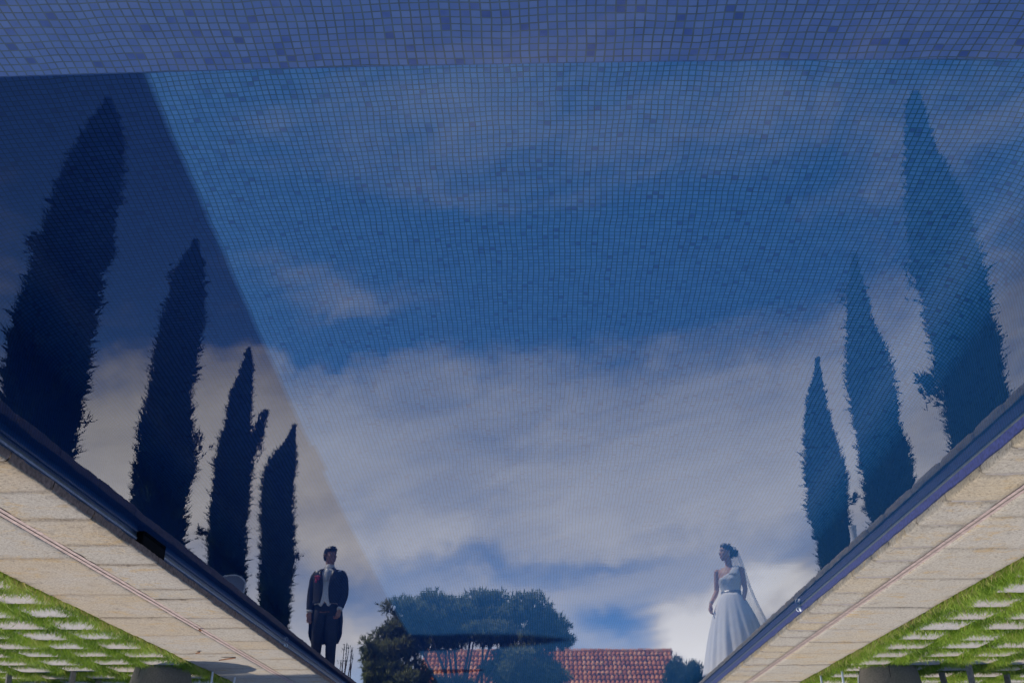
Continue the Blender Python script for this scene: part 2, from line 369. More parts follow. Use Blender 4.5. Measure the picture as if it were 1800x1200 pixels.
# ------------------------------------------------------------------ coping stones
def nz(x, y, z, s): return noise.noise(Vector((x*s, y*s, z*s)))
def coping(name, side, edges, mat, rnd, jit, joints_in, joints_out, y0, y1, wear):
    """side = +1 / -1; edges = inner, joint, joint, outer distances from the pool axis"""
    e0, e1, e2, e3 = edges; V = []; F = []; T = []; J = []; MI = []
    def row(a_in, a_out, js, inner):
        for k in range(len(js)-1):
            ya, yb = js[k]+.004, js[k+1]-.004
            t = random.random(); zt = C+random.uniform(-.003, .003)
            if inner:
                rr = rnd
                prof = [(a_in+(.062 if side > 0 else .022), .0635), (a_in+.006, .0635), (a_in+.001, .066), (a_in, .070), (a_in, .094)]
                rz_ = .014 if side > 0 else .008
                for i in range(6):
                    q = math.pi/2*i/5; prof.append((a_in+rr*(1-math.cos(q)), zt-rz_*(1-math.sin(q))))
            else:
                prof = [(a_in, .06), (a_in, zt-.005), (a_in+.005, zt)]
            n = max(3, int((a_out-prof[-1][0])/.035)); st = prof[-1][0]
            for i in range(1, n+1): prof.append((st+(a_out-.006-st)*i/n, zt))
            prof += [(a_out, zt-.005), (a_out, .06)]
            m = max(4, int((yb-ya)/.04)); ys = [ya, ya+.006]+[ya+.006+(yb-ya-.012)*i/m for i in range(1, m)]+[yb-.006, yb]
            b = len(V); kk = len(prof)
            skew = random.uniform(-.028, .028)
            for j, y in enumerate(ys):
                end = j in (0, len(ys)-1)
                for i, (a, z) in enumerate(prof):
                    w = (a-a_in)/(a_out-a_in)
                    X = a; Z = z; Yy = y+skew*w
                    if z > .1:
                        Z += nz(a*side, y, 3, 9)*.004 + nz(a*side, y, 9, 30)*.0024
                        if end: Z -= .006
                        if wear and inner: Z -= .011*math.exp(-((y-ya)/.035)**2)*.8 + .011*math.exp(-((y-yb)/.035)**2)*.8
                    if inner and a < a_in+.05:
                        X += (nz(side, y, z*4, 5)*.9+nz(side*2, y, z*9, 21)*.7)*jit
                    Yy += nz(a*side, ys[0] if j < len(ys)/2 else ys[-1], 5, 7)*.012*(1 if j in (0, 1, len(ys)-2, len(ys)-1) else 0)
                    V.append((side*X, Yy, Z)); T.append(t); J.append(max((1 if inner else .55)*math.exp(-(y-ya)/.022), (1 if inner else .55)*math.exp(-(yb-y)/.022), .5*math.exp(-(a_out-a)/.02) if inner else 0, .55*math.exp(-(a-a_in)/.05) if inner else 0))
            for j in range(len(ys)-1):
                for i in range(kk-1):
                    f = (b+j*kk+i, b+(j+1)*kk+i, b+(j+1)*kk+i+1, b+j*kk+i+1)
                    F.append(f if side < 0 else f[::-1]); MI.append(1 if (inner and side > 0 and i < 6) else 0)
            F.append(tuple(b+i for i in range(kk))); F.append(tuple(b+(len(ys)-1)*kk+i for i in range(kk))[::-1]); MI.extend([0, 0])
    row(e0, e1, joints_in, True); row(e2, e3, joints_out, False)
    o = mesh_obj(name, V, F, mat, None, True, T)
    o.data.materials.append(m_face_shaded); o.data.polygons.foreach_set('material_index', MI)
    at = o.data.attributes.new('joint', 'FLOAT', 'POINT'); at.data.foreach_set('value', np.array(J, np.float32))
    tag(o, kind='structure')
    # bed under the stones and the pink band between the rows
    mb = MB(); mb.box(min(side*(e0+.025), side*(e3-.01)), max(side*(e0+.025), side*(e3-.01)), y0, y1, .064, C-.009)
    tag(mb.build(name+'_bed', m_mortar, None, False), kind='structure')
    mb = MB()
    for q0, q1, dz in ((.02, .44, .001), (.56, .98, .002)):
        a, b_ = e1+(e2-e1)*q0+.001, e1+(e2-e1)*q1-.001
        ys = np.arange(y0, y1, .05); VV = []; FF = []
        for y in ys:
            w = nz(y, side, q0, 4)*.003
            VV += [(side*(a+w), y, C-dz+nz(y, 2, q0, 9)*.002), (side*(b_+w), y, C-dz-.001)]
        for j in range(len(ys)-1): FF.append((2*j, 2*j+1, 2*j+3, 2*j+2))
        mb.add(VV, FF)
    tag(mb.build(name+'_pink_band', m_joint, None, False), kind='structure')
def joints(y0, y1, known, lo, hi):
    js = list(known)
    while js[0] > y0: js.insert(0, js[0]-random.uniform(lo, hi))
    while js[-1] < y1: js.append(js[-1]+random.uniform(lo, hi))
    js[0] = y0; js[-1] = y1
    if js[1]-js[0] < .1: js.pop(1)
    if js[-1]-js[-2] < .1: js.pop(-2)
    return js
coping('pool_coping', 1, (XL, 2.792, 2.866, 3.49), m_cop_l, .012, .010, joints(-2.1, 18.05, [5.35, 5.9, 6.4, 7.13, 7.47, 8.2, 8.65, 9.3], .4, .75), joints(-2.1, 18.05, [5.2, 6.2, 7.3], .7, 1.1), -2.1, 18.05, False)
coping('pool_coping', -1, (-XR, 2.36, 2.42, 2.98), m_cop_r, .045, .006, joints(-2.1, 18.05, [4.7, 5.15, 5.6, 6.1, 6.45, 6.9, 7.4], .33, .5), joints(-2.1, 18.05, [5.4], .6, 1.0), -2.1, 18.05, True)
mb = MB(); mb.box(XR+.004, XL-.004, YE, YE+1.04, .0635, C-.001, .006); tag(mb.build('pool_coping_end', m_cop_l, None, False, True), kind='structure')
mb = MB(); mb.box(XR+.004, XL-.004, -3.0, -1.94, .0635, C-.001, .006); tag(mb.build('pool_coping_near', m_cop_r, None, False, True), kind='structure')
mb = MB(); mb.box(-2.98, 3.49, -3.0, -2.104, .062, C-.003, .004); tag(mb.build('pool_coping_corner', m_cop_l, None, False, True), kind='structure')

# ground sheet with the pool cut out of it
g = [(-900, -900), (900, -900), (900, 1500), (-900, 1500)]; hx0, hx1, hy0, hy1 = -2.95, 3.46, -2.9, 18.0
zg = .092
V = [(x, y, zg) for x, y in g]+[(hx0, hy0, zg), (hx1, hy0, zg), (hx1, hy1, zg), (hx0, hy1, zg)]
tag(mesh_obj('ground', V, [(0, 1, 5, 4), (1, 2, 6, 5), (2, 3, 7, 6), (3, 0, 4, 7)], m_soil), kind='structure')

# ------------------------------------------------------------------ pavers in the lawn
paver_v = []
def paver_mesh(w, d):
    mb = MB(); mb.box(-w/2, w/2, -d/2, d/2, -.05, 0, .006); return mb
PAV = []
pm = []
for k in range(5):
    mb = paver_mesh(.375+random.uniform(-.02, .02), .405+random.uniform(-.02, .02))
    me = mesh_obj('paver', mb.V, mb.F, m_paver, None, False, [random.random()]*len(mb.V)); pm.append(me.data); bpy.data.objects.remove(me)
def add_pavers(side, x0, dx, ncol, y0, dy, nrow, lab, grp):
    for j in range(nrow):
        for i in range(ncol):
            x = side*(x0+dx*i)+random.uniform(-.022, .022); y = y0+dy*j+random.uniform(-.022, .022)
            o = bpy.data.objects.new('paver', random.choice(pm)); link(o); o.location = (x, y, C+random.uniform(-.004, .004)); o.rotation_euler = (random.uniform(-.008, .008), random.uniform(-.008, .008), random.uniform(-.05, .05)+side*-.03)
            tag(o, lab, 'paver', grp); PAV.append((x, y))
add_pavers(1, 3.79, .50, 5, 4.3, .52, 17, 'square pale stone paver set in the lawn on the left side of the pool', 'pavers in the left lawn')
add_pavers(-1, 3.35, .505, 5, 4.2, .50, 18, 'square pale stone paver set in the lawn on the right side of the pool', 'pavers in the right lawn')
PAVA = np.array(PAV)

# ------------------------------------------------------------------ grass
def grass(name, x0, x1, y0, y1, dens, hgt, wid, seed):
    r = np.random.default_rng(seed); n = int((x1-x0)*(y1-y0)*dens)
    x = r.uniform(x0, x1, n); y = r.uniform(y0, y1, n)
    keep = np.ones(n, bool)
    ctr = PAVA[(PAVA[:, 0] > x0-.5) & (PAVA[:, 0] < x1+.5)]
    for cx, cy in ctr: q1, q2 = r.uniform(.14, .178), r.uniform(.150, .192); o1, o2 = r.uniform(-.02, .02, 2); keep &= ~((abs(x-cx-o1) < q1) & (abs(y-cy-o2) < q2) & (r.uniform(0, 1, n) < .997))
    x, y = x[keep], y[keep]; n = len(x)
    pn = np.array([noise.noise(Vector((a*1.8, b*1.8, 0)))*.6+noise.noise(Vector((a*6, b*6, 3)))*.6 for a, b in zip(x, y)]) if n < 500000 else np.zeros(n)
    h = hgt*r.uniform(.45, 1.35, n)*(1+.65*pn); a = r.uniform(0, 2*math.pi, n); ln = r.uniform(.3, 1.25, n)*h; w = wid*r.uniform(.7, 1.3, n)
    la = r.uniform(0, 2*math.pi, n)
    B = np.stack([x, y, np.full(n, zg)], 1); S = np.stack([np.cos(a)*w, np.sin(a)*w, np.zeros(n)], 1)
    mid = B+np.stack([np.cos(la)*ln*.35, np.sin(la)*ln*.35, h*.62], 1); tip = B+np.stack([np.cos(la)*ln, np.sin(la)*ln, h], 1)
    V = np.concatenate([B-S, B+S, mid+S*.8, mid-S*.8, tip], 0); i = np.arange(n)
    F = np.concatenate([np.stack([i, i+n, i+2*n], 1), np.stack([i, i+2*n, i+3*n], 1), np.stack([i+3*n, i+2*n, i+4*n], 1)], 0)
    t = np.clip(.45+.75*pn+r.normal(0, .17, n), 0, .93); dry = r.uniform(0, 1, n) < .05; t[dry] = r.uniform(.93, 1, dry.sum())
    # the dry fringe along the stone
    ed = np.minimum(abs(x-3.49), abs(x+2.98)); fr = (ed < .05) & (r.uniform(0, 1, n) < .7); t[fr] = r.uniform(.86, 1, fr.sum())
    tag(mesh_obj(name, V, F, m_grass, None, False, np.tile(t, 5)), 'short green lawn grass growing between the stone pavers beside the pool', 'grass', kind='stuff')
grass('grass', 3.495, 6.3, 6.2, 12.8, 9500, .057, .0028, 1)
grass('grass', -5.6, -2.985, 6.2, 12.8, 9500, .057, .0028, 2)
grass('grass', 3.495, 6.6, 2.5, 6.2, 1800, .045, .0045, 3)
grass('grass', -6.0, -2.985, 2.5, 6.2, 1800, .045, .0045, 4)
grass('grass', 3.495, 7.5, 12.8, 20, 900, .05, .006, 5)
grass('grass', -7.5, -2.985, 12.8, 20, 900, .05, .006, 6)

# ------------------------------------------------------------------ cypresses
def sprays(c, d, ln, wd, t, r, tri=3):
    """narrow leaf sprays; c centres, d directions"""
    n = len(c); Vs = []; Fs = []; Ts = []
    for k in range(tri):
        dd = d+r.normal(0, .33, (n, 3)); dd /= np.linalg.norm(dd, axis=1)[:, None]
        s = np.cross(dd, r.normal(0, 1, (n, 3))); s /= np.linalg.norm(s, axis=1)[:, None]
        L = ln*r.uniform(.6, 1.15, n); w = (wd*r.uniform(.6, 1.2, n))[:, None]
        a = c-dd*(L*.2)[:, None]; m = c+dd*(L*.35)[:, None]; e = c+dd*L[:, None]
        Vs += [a, m+s*w, e, m-s*w]; Ts += [t]*4
        i = np.arange(n)+4*k*n
        Fs.append(np.stack([i, i+n, i+2*n, i+3*n], 1))
    return np.concatenate(Vs), np.concatenate(Fs), np.concatenate(Ts)
def cypress(lab, rows, X, seed, base_x, side_twigs=(), nleaf=15000):
    """rows: (y, left, right) places of the crown outline in the mirror image, tip first"""
    r = np.random.default_rng(seed)
    d = ray((rows[0][1]+rows[0][2])/2, rows[0][0]); Y = X/d[0]*d[1]
    pr = []
    for y, xl, xr in rows:
        a = mirror_at_y(xl, y, Y); b = mirror_at_y(xr, y, Y)
        pr.append(((a[1]+b[1])/2, (a[0]+b[0])/2, abs(a[0]-b[0])/2))
    pr = [(z, x, w) for z, x, w in pr if z > .9]
    zb, xb, wb = pr[-1]
    pr += [(.75, X+(xb-X)*.6, wb*.85), (.35, X+(xb-X)*.5, wb*.55)]
    pr = pr[::-1]; Z = np.array([p[0] for p in pr]); CX = np.array([p[1] for p in pr]); RW = np.array([p[2] for p in pr])
    top = Z[-1]; cx0 = float(np.interp(.3, Z, CX))
    root = empty('cypress', (cx0, Y, zg-.01)); tag(root, lab, 'tree', 'cypress trees beside the pool')
    n = nleaf; z = r.uniform(.35, 1, n)
    z = Z[0]+(top-Z[0])*r.uniform(0, 1, n); rad = np.interp(z, Z, RW); cx = np.interp(z, Z, CX)
    keep = r.uniform(0, 1, n) < np.clip(rad/RW.max()+.18, 0, 1); z, rad, cx = z[keep], rad[keep], cx[keep]; n = len(z); tap = np.clip(rad/.34, .42, 1); rad = np.maximum(.015, rad-.045)
    ph = r.uniform(0, 2*math.pi, n)
    lump = np.array([noise.noise(Vector((math.cos(p)*1.3+seed, math.sin(p)*1.3, q*1.5)))+.5*noise.noise(Vector((math.cos(p)*3+seed, math.sin(p)*3, q*3.4))) for p, q in zip(ph, z)])
    fr = np.minimum(1.02, r.uniform(.62, 1.0, n)**.6*(1.0+.20*lump))*.86
    out = r.uniform(0, 1, n) < .16; fr = np.where(out, r.uniform(.84, 1.0, n)*(1+.08*lump), fr)
    c = np.stack([cx+np.cos(ph)*rad*fr, Y+np.sin(ph)*rad*fr*.95, z], 1)
    sp_ = np.where(out, .75, .42)*r.uniform(.6, 1.3, n)
    d = np.stack([np.cos(ph)*sp_, np.sin(ph)*sp_, np.full(n, .95)], 1); d /= np.linalg.norm(d, axis=1)[:, None]
    ln = (.13+.12*r.uniform(0, 1, n)**2+np.where(out, .06, 0))*tap; t = np.clip(.42+.55*lump+r.normal(0, .16, n), 0, 1)
    V, F, T = sprays(c, d, ln, np.full(n, .019), t, r)
    V[:, 0] -= cx0; V[:, 1] -= Y; V[:, 2] -= zg-.01
    mesh_obj('crown', V, F, m_cyp, root, False, T)
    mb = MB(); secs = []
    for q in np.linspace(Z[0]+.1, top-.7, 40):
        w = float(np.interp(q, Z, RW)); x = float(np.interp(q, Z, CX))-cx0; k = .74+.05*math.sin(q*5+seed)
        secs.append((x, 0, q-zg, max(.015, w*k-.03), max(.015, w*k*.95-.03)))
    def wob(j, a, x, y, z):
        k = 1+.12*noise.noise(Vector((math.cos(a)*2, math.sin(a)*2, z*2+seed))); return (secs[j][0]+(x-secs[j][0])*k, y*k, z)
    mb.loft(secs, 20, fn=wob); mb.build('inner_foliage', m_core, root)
    mb = MB(); mb.tube([(0, 0, -.02), (.0, .01, .5), (.02, 0, 1.5), (float(CX[-3]-cx0)*.6, 0, top*.6)], [.13, .10, .08, .03], 10); mb.build('trunk', m_bark, root)
    for (px, py), (qx, qy), k in side_twigs:
        a = mirror_at_y(px, py, Y); b = mirror_at_y(qx, qy, Y); A = np.array([a[0], Y, a[1]]); B = np.array([b[0], Y-.1, b[1]])
        u = r.uniform(0, 1, k); cc = A+(B-A)*u[:, None]+r.normal(0, 1, (k, 3))*(.03+.07*(1-u))[:, None]*[1, 1, 1]
        dd = (B-A)/np.linalg.norm(B-A); V, F, T = sprays(cc, np.tile(dd, (k, 1)), np.full(k, .13), np.full(k, .012), r.uniform(.2, .6, k), r)
        V[:, 0] -= cx0; V[:, 1] -= Y; V[:, 2] -= zg-.01
        br = mesh_obj('side_branch', V, F, m_cyp, root, False, T)
        mb = MB(); o = Vector((cx0, Y, zg-.01)); mb.tube([Vector(A)-o, Vector((A+B)/2)-o+Vector((0, 0, -.02)), Vector(B)-o], [.02, .012, .005], 6); mb.build('twig', m_bark, br)
    print('cypress', lab, 'X', round(X, 2), 'Y', round(Y, 2), 'top', round(top, 2), 'width', round(RW.max()*2, 2))
cypress('tallest dark cypress nearest on the left lawn, largest of the left row', [(178, 187, 193), (200, 172, 206), (250, 148, 210), (300, 124, 208), (350, 104, 200), (400, 88, 192), (440, 72, 190), (480, 66, 172), (540, 42, 166), (600, 25, 152), (650, 16, 150), (700, 8, 138), (760, 4, 128)], 6.5, 1, 0,
        [((80, 455), (60, 432), 60), ((165, 470), (197, 435), 90), ((120, 760), (138, 735), 60)], 26000)
cypress('second dark cypress of the left lawn row, with a ragged tip', [(425, 341, 346), (442, 330, 352), (462, 318, 358), (500, 306, 358), (560, 290, 354), (620, 276, 346), (700, 262, 334), (750, 249, 334), (800, 241, 341), (840, 236, 340), (880, 233, 324), (940, 232, 322)], 6.5, 2, 0, [((320, 480), (303, 490), 40), ((340, 790), (352, 770), 40)], 20000)
cypress('third cypress of the left lawn row, with one branch sticking out to the side', [(615, 434, 440), (640, 424, 447), (700, 405, 442), (760, 393, 438), (800, 382, 444), (850, 374, 440), (900, 371, 434), (950, 368, 430), (1000, 366, 430), (1060, 368, 428)], 6.5, 3, 0,
        [((436, 790), (468, 730), 330), ((440, 800), (462, 752), 260), ((372, 940), (350, 932), 40)], 16000)
cypress('smallest and farthest cypress of the left lawn row, near the man', [(748, 515, 520), (770, 504, 521), (800, 484, 520), (830, 463, 518), (880, 459, 514), (950, 458, 516), (1000, 456, 515), (1050, 454, 508), (1100, 456, 506)], 6.5, 4, 0, [((515, 985), (524, 975), 30)], 14000)
cypress('tallest sunlit cypress nearest on the right lawn, largest of the right row', [(165, 1604, 1616), (185, 1593, 1624), (230, 1592, 1634), (300, 1597, 1657), (350, 1600, 1678), (400, 1603, 1702), (460, 1606, 1714), (500, 1618, 1726), (560, 1632, 1740), (600, 1642, 1750), (650, 1652, 1758), (700, 1664, 1768), (760, 1674, 1776)], -6.3, 5, 0,
        [((1615, 500), (1597, 475), 50), ((1655, 680), (1618, 668), 120), ((1655, 700), (1626, 692), 60)], 26000)
cypress('middle cypress of the right lawn row, with a smooth slender crown', [(450, 1500, 1506), (480, 1493, 1514), (520, 1489, 1524), (560, 1489, 1532), (620, 1491, 1552), (665, 1492, 1568), (700, 1496, 1573), (760, 1506, 1581), (800, 1513, 1598), (850, 1520, 1603), (900, 1530, 1608)], -6.3, 6, 0, [((1493, 525), (1483, 515), 25)], 18000)
cypress('smallest cypress of the right lawn row, nearest the bride, with a notched tip', [(632, 1434, 1440), (660, 1430, 1446), (690, 1420, 1449), (720, 1416, 1455), (780, 1416, 1468), (830, 1414, 1486), (860, 1419, 1491), (900, 1421, 1489), (935, 1432, 1496), (960, 1438, 1499), (1000, 1444, 1500)], -6.3, 7, 0, [((1490, 890), (1500, 878), 40)], 15000)

# ------------------------------------------------------------------ broad mesquite behind the pool
def leafcloud(clumps, n, leaf, r, droop=0.):
    sub = []
    for c in clumps:
        for k in range(16):
            v = r.normal(0, 1, 3); v /= np.linalg.norm(v); f = r.uniform(.55, 1.08); q = r.uniform(.16, .42)
            sub.append((c[0]+v[0]*c[3]*f, c[1]+v[1]*c[4]*f, c[2]+v[2]*c[5]*f, c[3]*q*1.2, c[4]*q, c[5]*q*1.1))
    clumps = sub; wts = np.array([c[3]*c[4]*c[5] for c in clumps])**.6; idx = r.choice(len(clumps), n, p=wts/wts.sum())
    Cc = np.array([c[:3] for c in clumps])[idx]; Rr = np.array([c[3:6] for c in clumps])[idx]
    v = r.normal(0, 1, (n, 3)); v /= np.linalg.norm(v, axis=1)[:, None]; u = r.uniform(.1, 1, n)**.5
    u *= 1+.22*np.abs(r.normal(0, 1, n))
    p = Cc+v*Rr*u[:, None]
    d = v*.7+np.array([0, 0, .35-droop]); d /= np.linalg.norm(d, axis=1)[:, None]
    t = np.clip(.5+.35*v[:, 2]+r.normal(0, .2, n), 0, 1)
    return sprays(p, d, np.full(n, leaf), np.full(n, leaf*.12), t, r, 3)
def px_clumps(lst, Y, r, jit=0):
    out = []
    for px, py, sx, sy in lst:
        x, z = mirror_at_y(px, py, Y); x2, _ = mirror_at_y(px+sx, py, Y); _, z2 = mirror_at_y(px, py-sy, Y)
        out.append((x, Y+r.uniform(-1, 1)*jit, z, abs(x2-x), abs(x2-x)*.9+.1, abs(z2-z)))
    return out
r = np.random.default_rng(31); YM = 34.0
cl = px_clumps([(706, 1100, 40, 22), (745, 1082, 46, 24), (790, 1074, 50, 24), (838, 1067, 52, 22), (885, 1074, 46, 22), (928, 1092, 38, 24), (962, 1110, 30, 22), (985, 1128, 20, 18),
                (672, 1128, 32, 26), (660, 1160, 24, 28), (690, 1160, 34, 36), (725, 1120, 40, 20), (780, 1112, 46, 22), (840, 1112, 46, 20), (900, 1112, 44, 18), (950, 1126, 34, 16), (700, 1192, 34, 22), (668, 1195, 20, 20),
                (920, 1170, 56, 34), (895, 1150, 30, 16), (960, 1180, 34, 26), (875, 1185, 30, 22), (780, 1098, 40, 14), (850, 1098, 40, 14), (735, 1180, 18, 30), (790, 1195, 30, 12)], YM, r, 1.2)
xm, _ = mirror_at_y(815, 1200, YM)
tree = empty('mesquite_tree', (xm, YM, zg)); tag(tree, 'broad spreading mesquite tree standing in front of the red tiled roof', 'tree')
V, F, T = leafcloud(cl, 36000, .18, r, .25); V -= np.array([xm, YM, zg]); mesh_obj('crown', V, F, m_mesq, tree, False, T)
mb = MB()
for k, c in enumerate(cl):
    p = Vector(c[:3])-Vector((xm, YM, zg)); b0 = Vector((random.uniform(-.15, .15), random.uniform(-.1, .1), .9+random.uniform(0, .4)))
    md = b0.lerp(p, .5)+Vector((random.uniform(-.25, .25), random.uniform(-.2, .2), -.25))
    mb.tube([b0, md, p+Vector((0, 0, c[5]*.3))], [.085, .05, .012], 6)
    for q in range(3):
        e = p+Vector((random.uniform(-1, 1)*c[3], random.uniform(-1, 1)*c[4], random.uniform(.4, 1.35)*c[5])); mb.tube([p, p.lerp(e, .5)+Vector((.05, 0, .05)), e], [.02, .014, .006], 5)
mb.tube([(0, 0, -.1), (.05, 0, .6), (-.05, .05, 1.3)], [.3, .22, .16], 10); mb.build('trunk', m_bark, tree)

def shrub(lab, name, clumps, Y, n, leaf, seed, mat=None, twigs=14):
    r = np.random.default_rng(seed); cl = px_clumps(clumps, Y, r, .2); x0 = sum(c[0] for c in cl)/len(cl)
    root = empty(name, (x0, Y, zg)); tag(root, lab, 'shrub')
    V, F, T = leafcloud(cl, n, leaf, r); V -= np.array([x0, Y, zg]); mesh_obj('foliage', V, F, mat or m_shrub, root, False, T)
    mb = MB()
    for k in range(twigs):
        c = cl[k % len(cl)]; e = Vector(c[:3])-Vector((x0, Y, zg))+Vector((r.uniform(-1, 1)*c[3], r.uniform(-.5, .5)*c[4], r.uniform(-.2, 1.25)*c[5]))
        mb.tube([(r.uniform(-.08, .08), 0, -.02), (e.x*.4+r.uniform(-.1, .1), e.y*.5, e.z*.5), tuple(e)], [.02, .013, .005], 5)
    mb.build('stems', m_bark, root)
shrub('upright grey-green shrub beside the right end of the tiled roof, near the bride', 'shrub', [(1185, 1185, 16, 24), (1205, 1180, 16, 22), (1222, 1185, 12, 24), (1200, 1200, 26, 20)], 27, 2600, .14, 41, twigs=26)
shrub('thin bare twiggy shrub just behind the man', 'shrub', [(608, 1140, 8, 9), (606, 1165, 10, 6), (614, 1150, 6, 12)], 19.5, 50, .05, 42, twigs=10)

# ------------------------------------------------------------------ house with barrel tile roof
YH = 45.0
m_rt = leaf_mat('terracotta_tiles', [(0, (.42, .12, .04)), (.5, (.70, .24, .085)), (1, (.80, .38, .18))], 0.0, .85)
m_plaster = plain('white_plaster', (.62, .58, .5), .9, .08, 3, .003)
m_wood = plain('dark_wood', (.14, .085, .05), .7, .3, 20, .002)
m_pane = plain('window_glass', (.03, .04, .05), .1, .2, 3)
x_r, z_ridge = mirror_at_y(1180, 1146, YH+2.2); x_l, _ = mirror_at_y(742, 1150, YH+2.2)
house = empty('house', ((x_l+x_r)/2, YH+2.2, zg)); tag(house, 'low plastered house with a red barrel tiled roof behind the big tree', 'house')
hx = (x_l-x_r)/2; hz = z_ridge-zg; eave = 2.75; run = 3.0
mb = MB()
mb.box(-hx+.25, hx-.25, -run+.45, run-.45, 0, eave-.1); wall = mb.build('wall', m_plaster, house, False)
mb = MB()
for s in (-1, 1): # gable ends
    mb.add([(s*(hx-.3), -run+.45, eave-.1), (s*(hx-.3), run-.45, eave-.1), (s*(hx-.3), 0, hz-.25), (s*(hx-.5), -run+.45, eave-.1), (s*(hx-.5), run-.45, eave-.1), (s*(hx-.5), 0, hz-.25)], [(0, 1, 2), (3, 5, 4), (0, 2, 5, 3), (1, 4, 5, 2)])
mb.build('gable', m_plaster, house, False)
# tile field: every course a step, every column an arched tile
def tiles(sign):
    V = []; F = []; T = []; pitch = .19; ncol = int(2*hx/pitch); slope = Vector((0, sign*run, eave-hz)); L = slope.length; u = slope.normalized(); nrm_ = Vector((0, -u.z*sign, abs(u.y))).normalized(); nc = int(L/.34)
    for c in range(ncol):
        for k in range(nc):
            t = random.random(); b = len(V); off = random.uniform(-.012, .012)
            for e in (0, 1):
                s0 = (k+e*1.12)*L/nc
                for i in range(7):
                    q = i/6; x = -hx+(c+q)*pitch*1.0
                    h = .085*math.sin(math.pi*q)+(.075 if e else .0)+off*e
                    V.append(Vector((x, 0, hz))+u*s0+nrm_*h); T.append(t)
            for i in range(6): F.append((b+i, b+i+1, b+7+i+1, b+7+i))
            for i in range(6): # butt end of the tile
                pass
    return V, F, T
mb = MB(); 
for s in (-1, 1):
    V, F, T = tiles(s); b = len(mb.V); mb.V += [tuple(v) for v in V]; mb.F += [tuple(i+b for i in f) for f in F]; mb.T += T
roof = mesh_obj('roof', mb.V, mb.F, m_rt, house, True, mb.T); solidify(roof, .02)
mb = MB(); x = -hx
while x < hx: mb.tube([(x, 0, hz+.05), (x+.38, 0, hz+.065)], [.11, .125], 10, t=random.random()); x += .36
mesh_obj('ridge_tiles', mb.V, mb.F, m_rt, roof, True, mb.T)
for x in (-3.4, 3.2):
    mb = MB(); mb.box(x-.55, x+.55, -run+.40, -run+.47, 1.0, 2.1); w = mb.build('window', m_wood, house, False)
    mb = MB(); mb.box(x-.47, x-.03, -run+.385, -run+.41, 1.08, 2.02); mb.box(x+.03, x+.47, -run+.385, -run+.41, 1.08, 2.02); mb.build('pane', m_pane, w, False)
mb = MB(); mb.box(-.5, .5, -run+.40, -run+.47, 0, 2.1); dr = mb.build('door', m_wood, house, False)
mb = MB(); mb.ball((.38, -run+.36, 1.0), .035); mb.build('handle', m_pane, dr)

# ------------------------------------------------------------------ tables, chairs
m_conc = plain('cast_stone', (.155, .135, .105), .9, .3, 70, .004)
m_top = plain('stone_tabletop', (.30, .26, .21), .7, .15, 20, .001)
m_seam = plain('joint_dark', (.03, .028, .025), 1, .1, 10)
def table(loc, lab, seam_a):
    root = empty('round_table', loc); tag(root, lab, 'table')
    mb = MB(); mb.loft([(0, 0, z, rr, rr) for z, rr in ((-.03, .255), (0, .27), (.02, .278), (.2, .315), (.45, .355), (.64, .385), (.655, .375))], 40); pd = mb.build('pedestal', m_conc, root)
    mb = MB(); a = seam_a
    for z0, z1, r0, r1 in ((.0, .64, .2745, .3865),):
        mb.tube([(r0*math.cos(a), r0*math.sin(a), z0), (r1*math.cos(a), r1*math.sin(a), z1)], .004, 5)
    mb.build('seam', m_seam, pd)
    mb = MB(); mb.loft([(0, 0, z, rr, rr) for z, rr in ((.656, .47), (.66, .49), (.69, .50), (.70, .495), (.703, .48))], 48); mb.build('tabletop', m_top, root)
TLz = zg
table((3.92, 11.02, TLz), 'round table on a flared cast stone pedestal standing on the left lawn', R(-60))
table((-3.62, 11.15, TLz), 'round table on a flared cast stone pedestal standing on the right lawn', R(-75))
m_vase = plain('white_ceramic', (.8, .8, .78), .25, .03, 10)
mb = MB(); mb.loft([(0, 0, z, a, a) for z, a in ((0, .05), (.02, .062), (.15, .075), (.28, .05), (.36, .03), (.44, .036), (.45, .04))], 20)
v = mb.build('vase', m_vase); v.scale = (1.1, 1.1, 1.36); v.location = (-3.5, 11.25, TLz+.7035); tag(v, 'slim white vase standing on the right stone table', 'vase')

def acrylic():
    m = bpy.data.materials.new('clear_acrylic'); m.use_nodes = True; nt = m.node_tree; nt.nodes.clear(); out = nd(nt, 'ShaderNodeOutputMaterial')
    tr = nd(nt, 'ShaderNodeBsdfTransparent'); tr.inputs[0].default_value = (.88, .9, .92, 1); gl = nd(nt, 'ShaderNodeBsdfGlossy', i_Roughness=.08); df = nd(nt, 'ShaderNodeBsdfDiffuse'); df.inputs[0].default_value = (.75, .78, .8, 1)
    fr = nd(nt, 'ShaderNodeFresnel', i_IOR=1.5); m1 = nd(nt, 'ShaderNodeMixShader'); m2 = nd(nt, 'ShaderNodeMixShader'); m1.inputs[0].default_value = .35
    nt.links.new(tr.outputs[0], m1.inputs[1]); nt.links.new(df.outputs[0], m1.inputs[2])
    nt.links.new(fr.outputs[0], m2.inputs[0]); nt.links.new(m1.outputs[0], m2.inputs[1]); nt.links.new(gl.outputs[0], m2.inputs[2]); nt.links.new(m2.outputs[0], out.inputs[0]); return m
m_acr = acrylic(); m_acre = plain('acrylic_edge', (.75, .77, .78), .3, .05, 20)
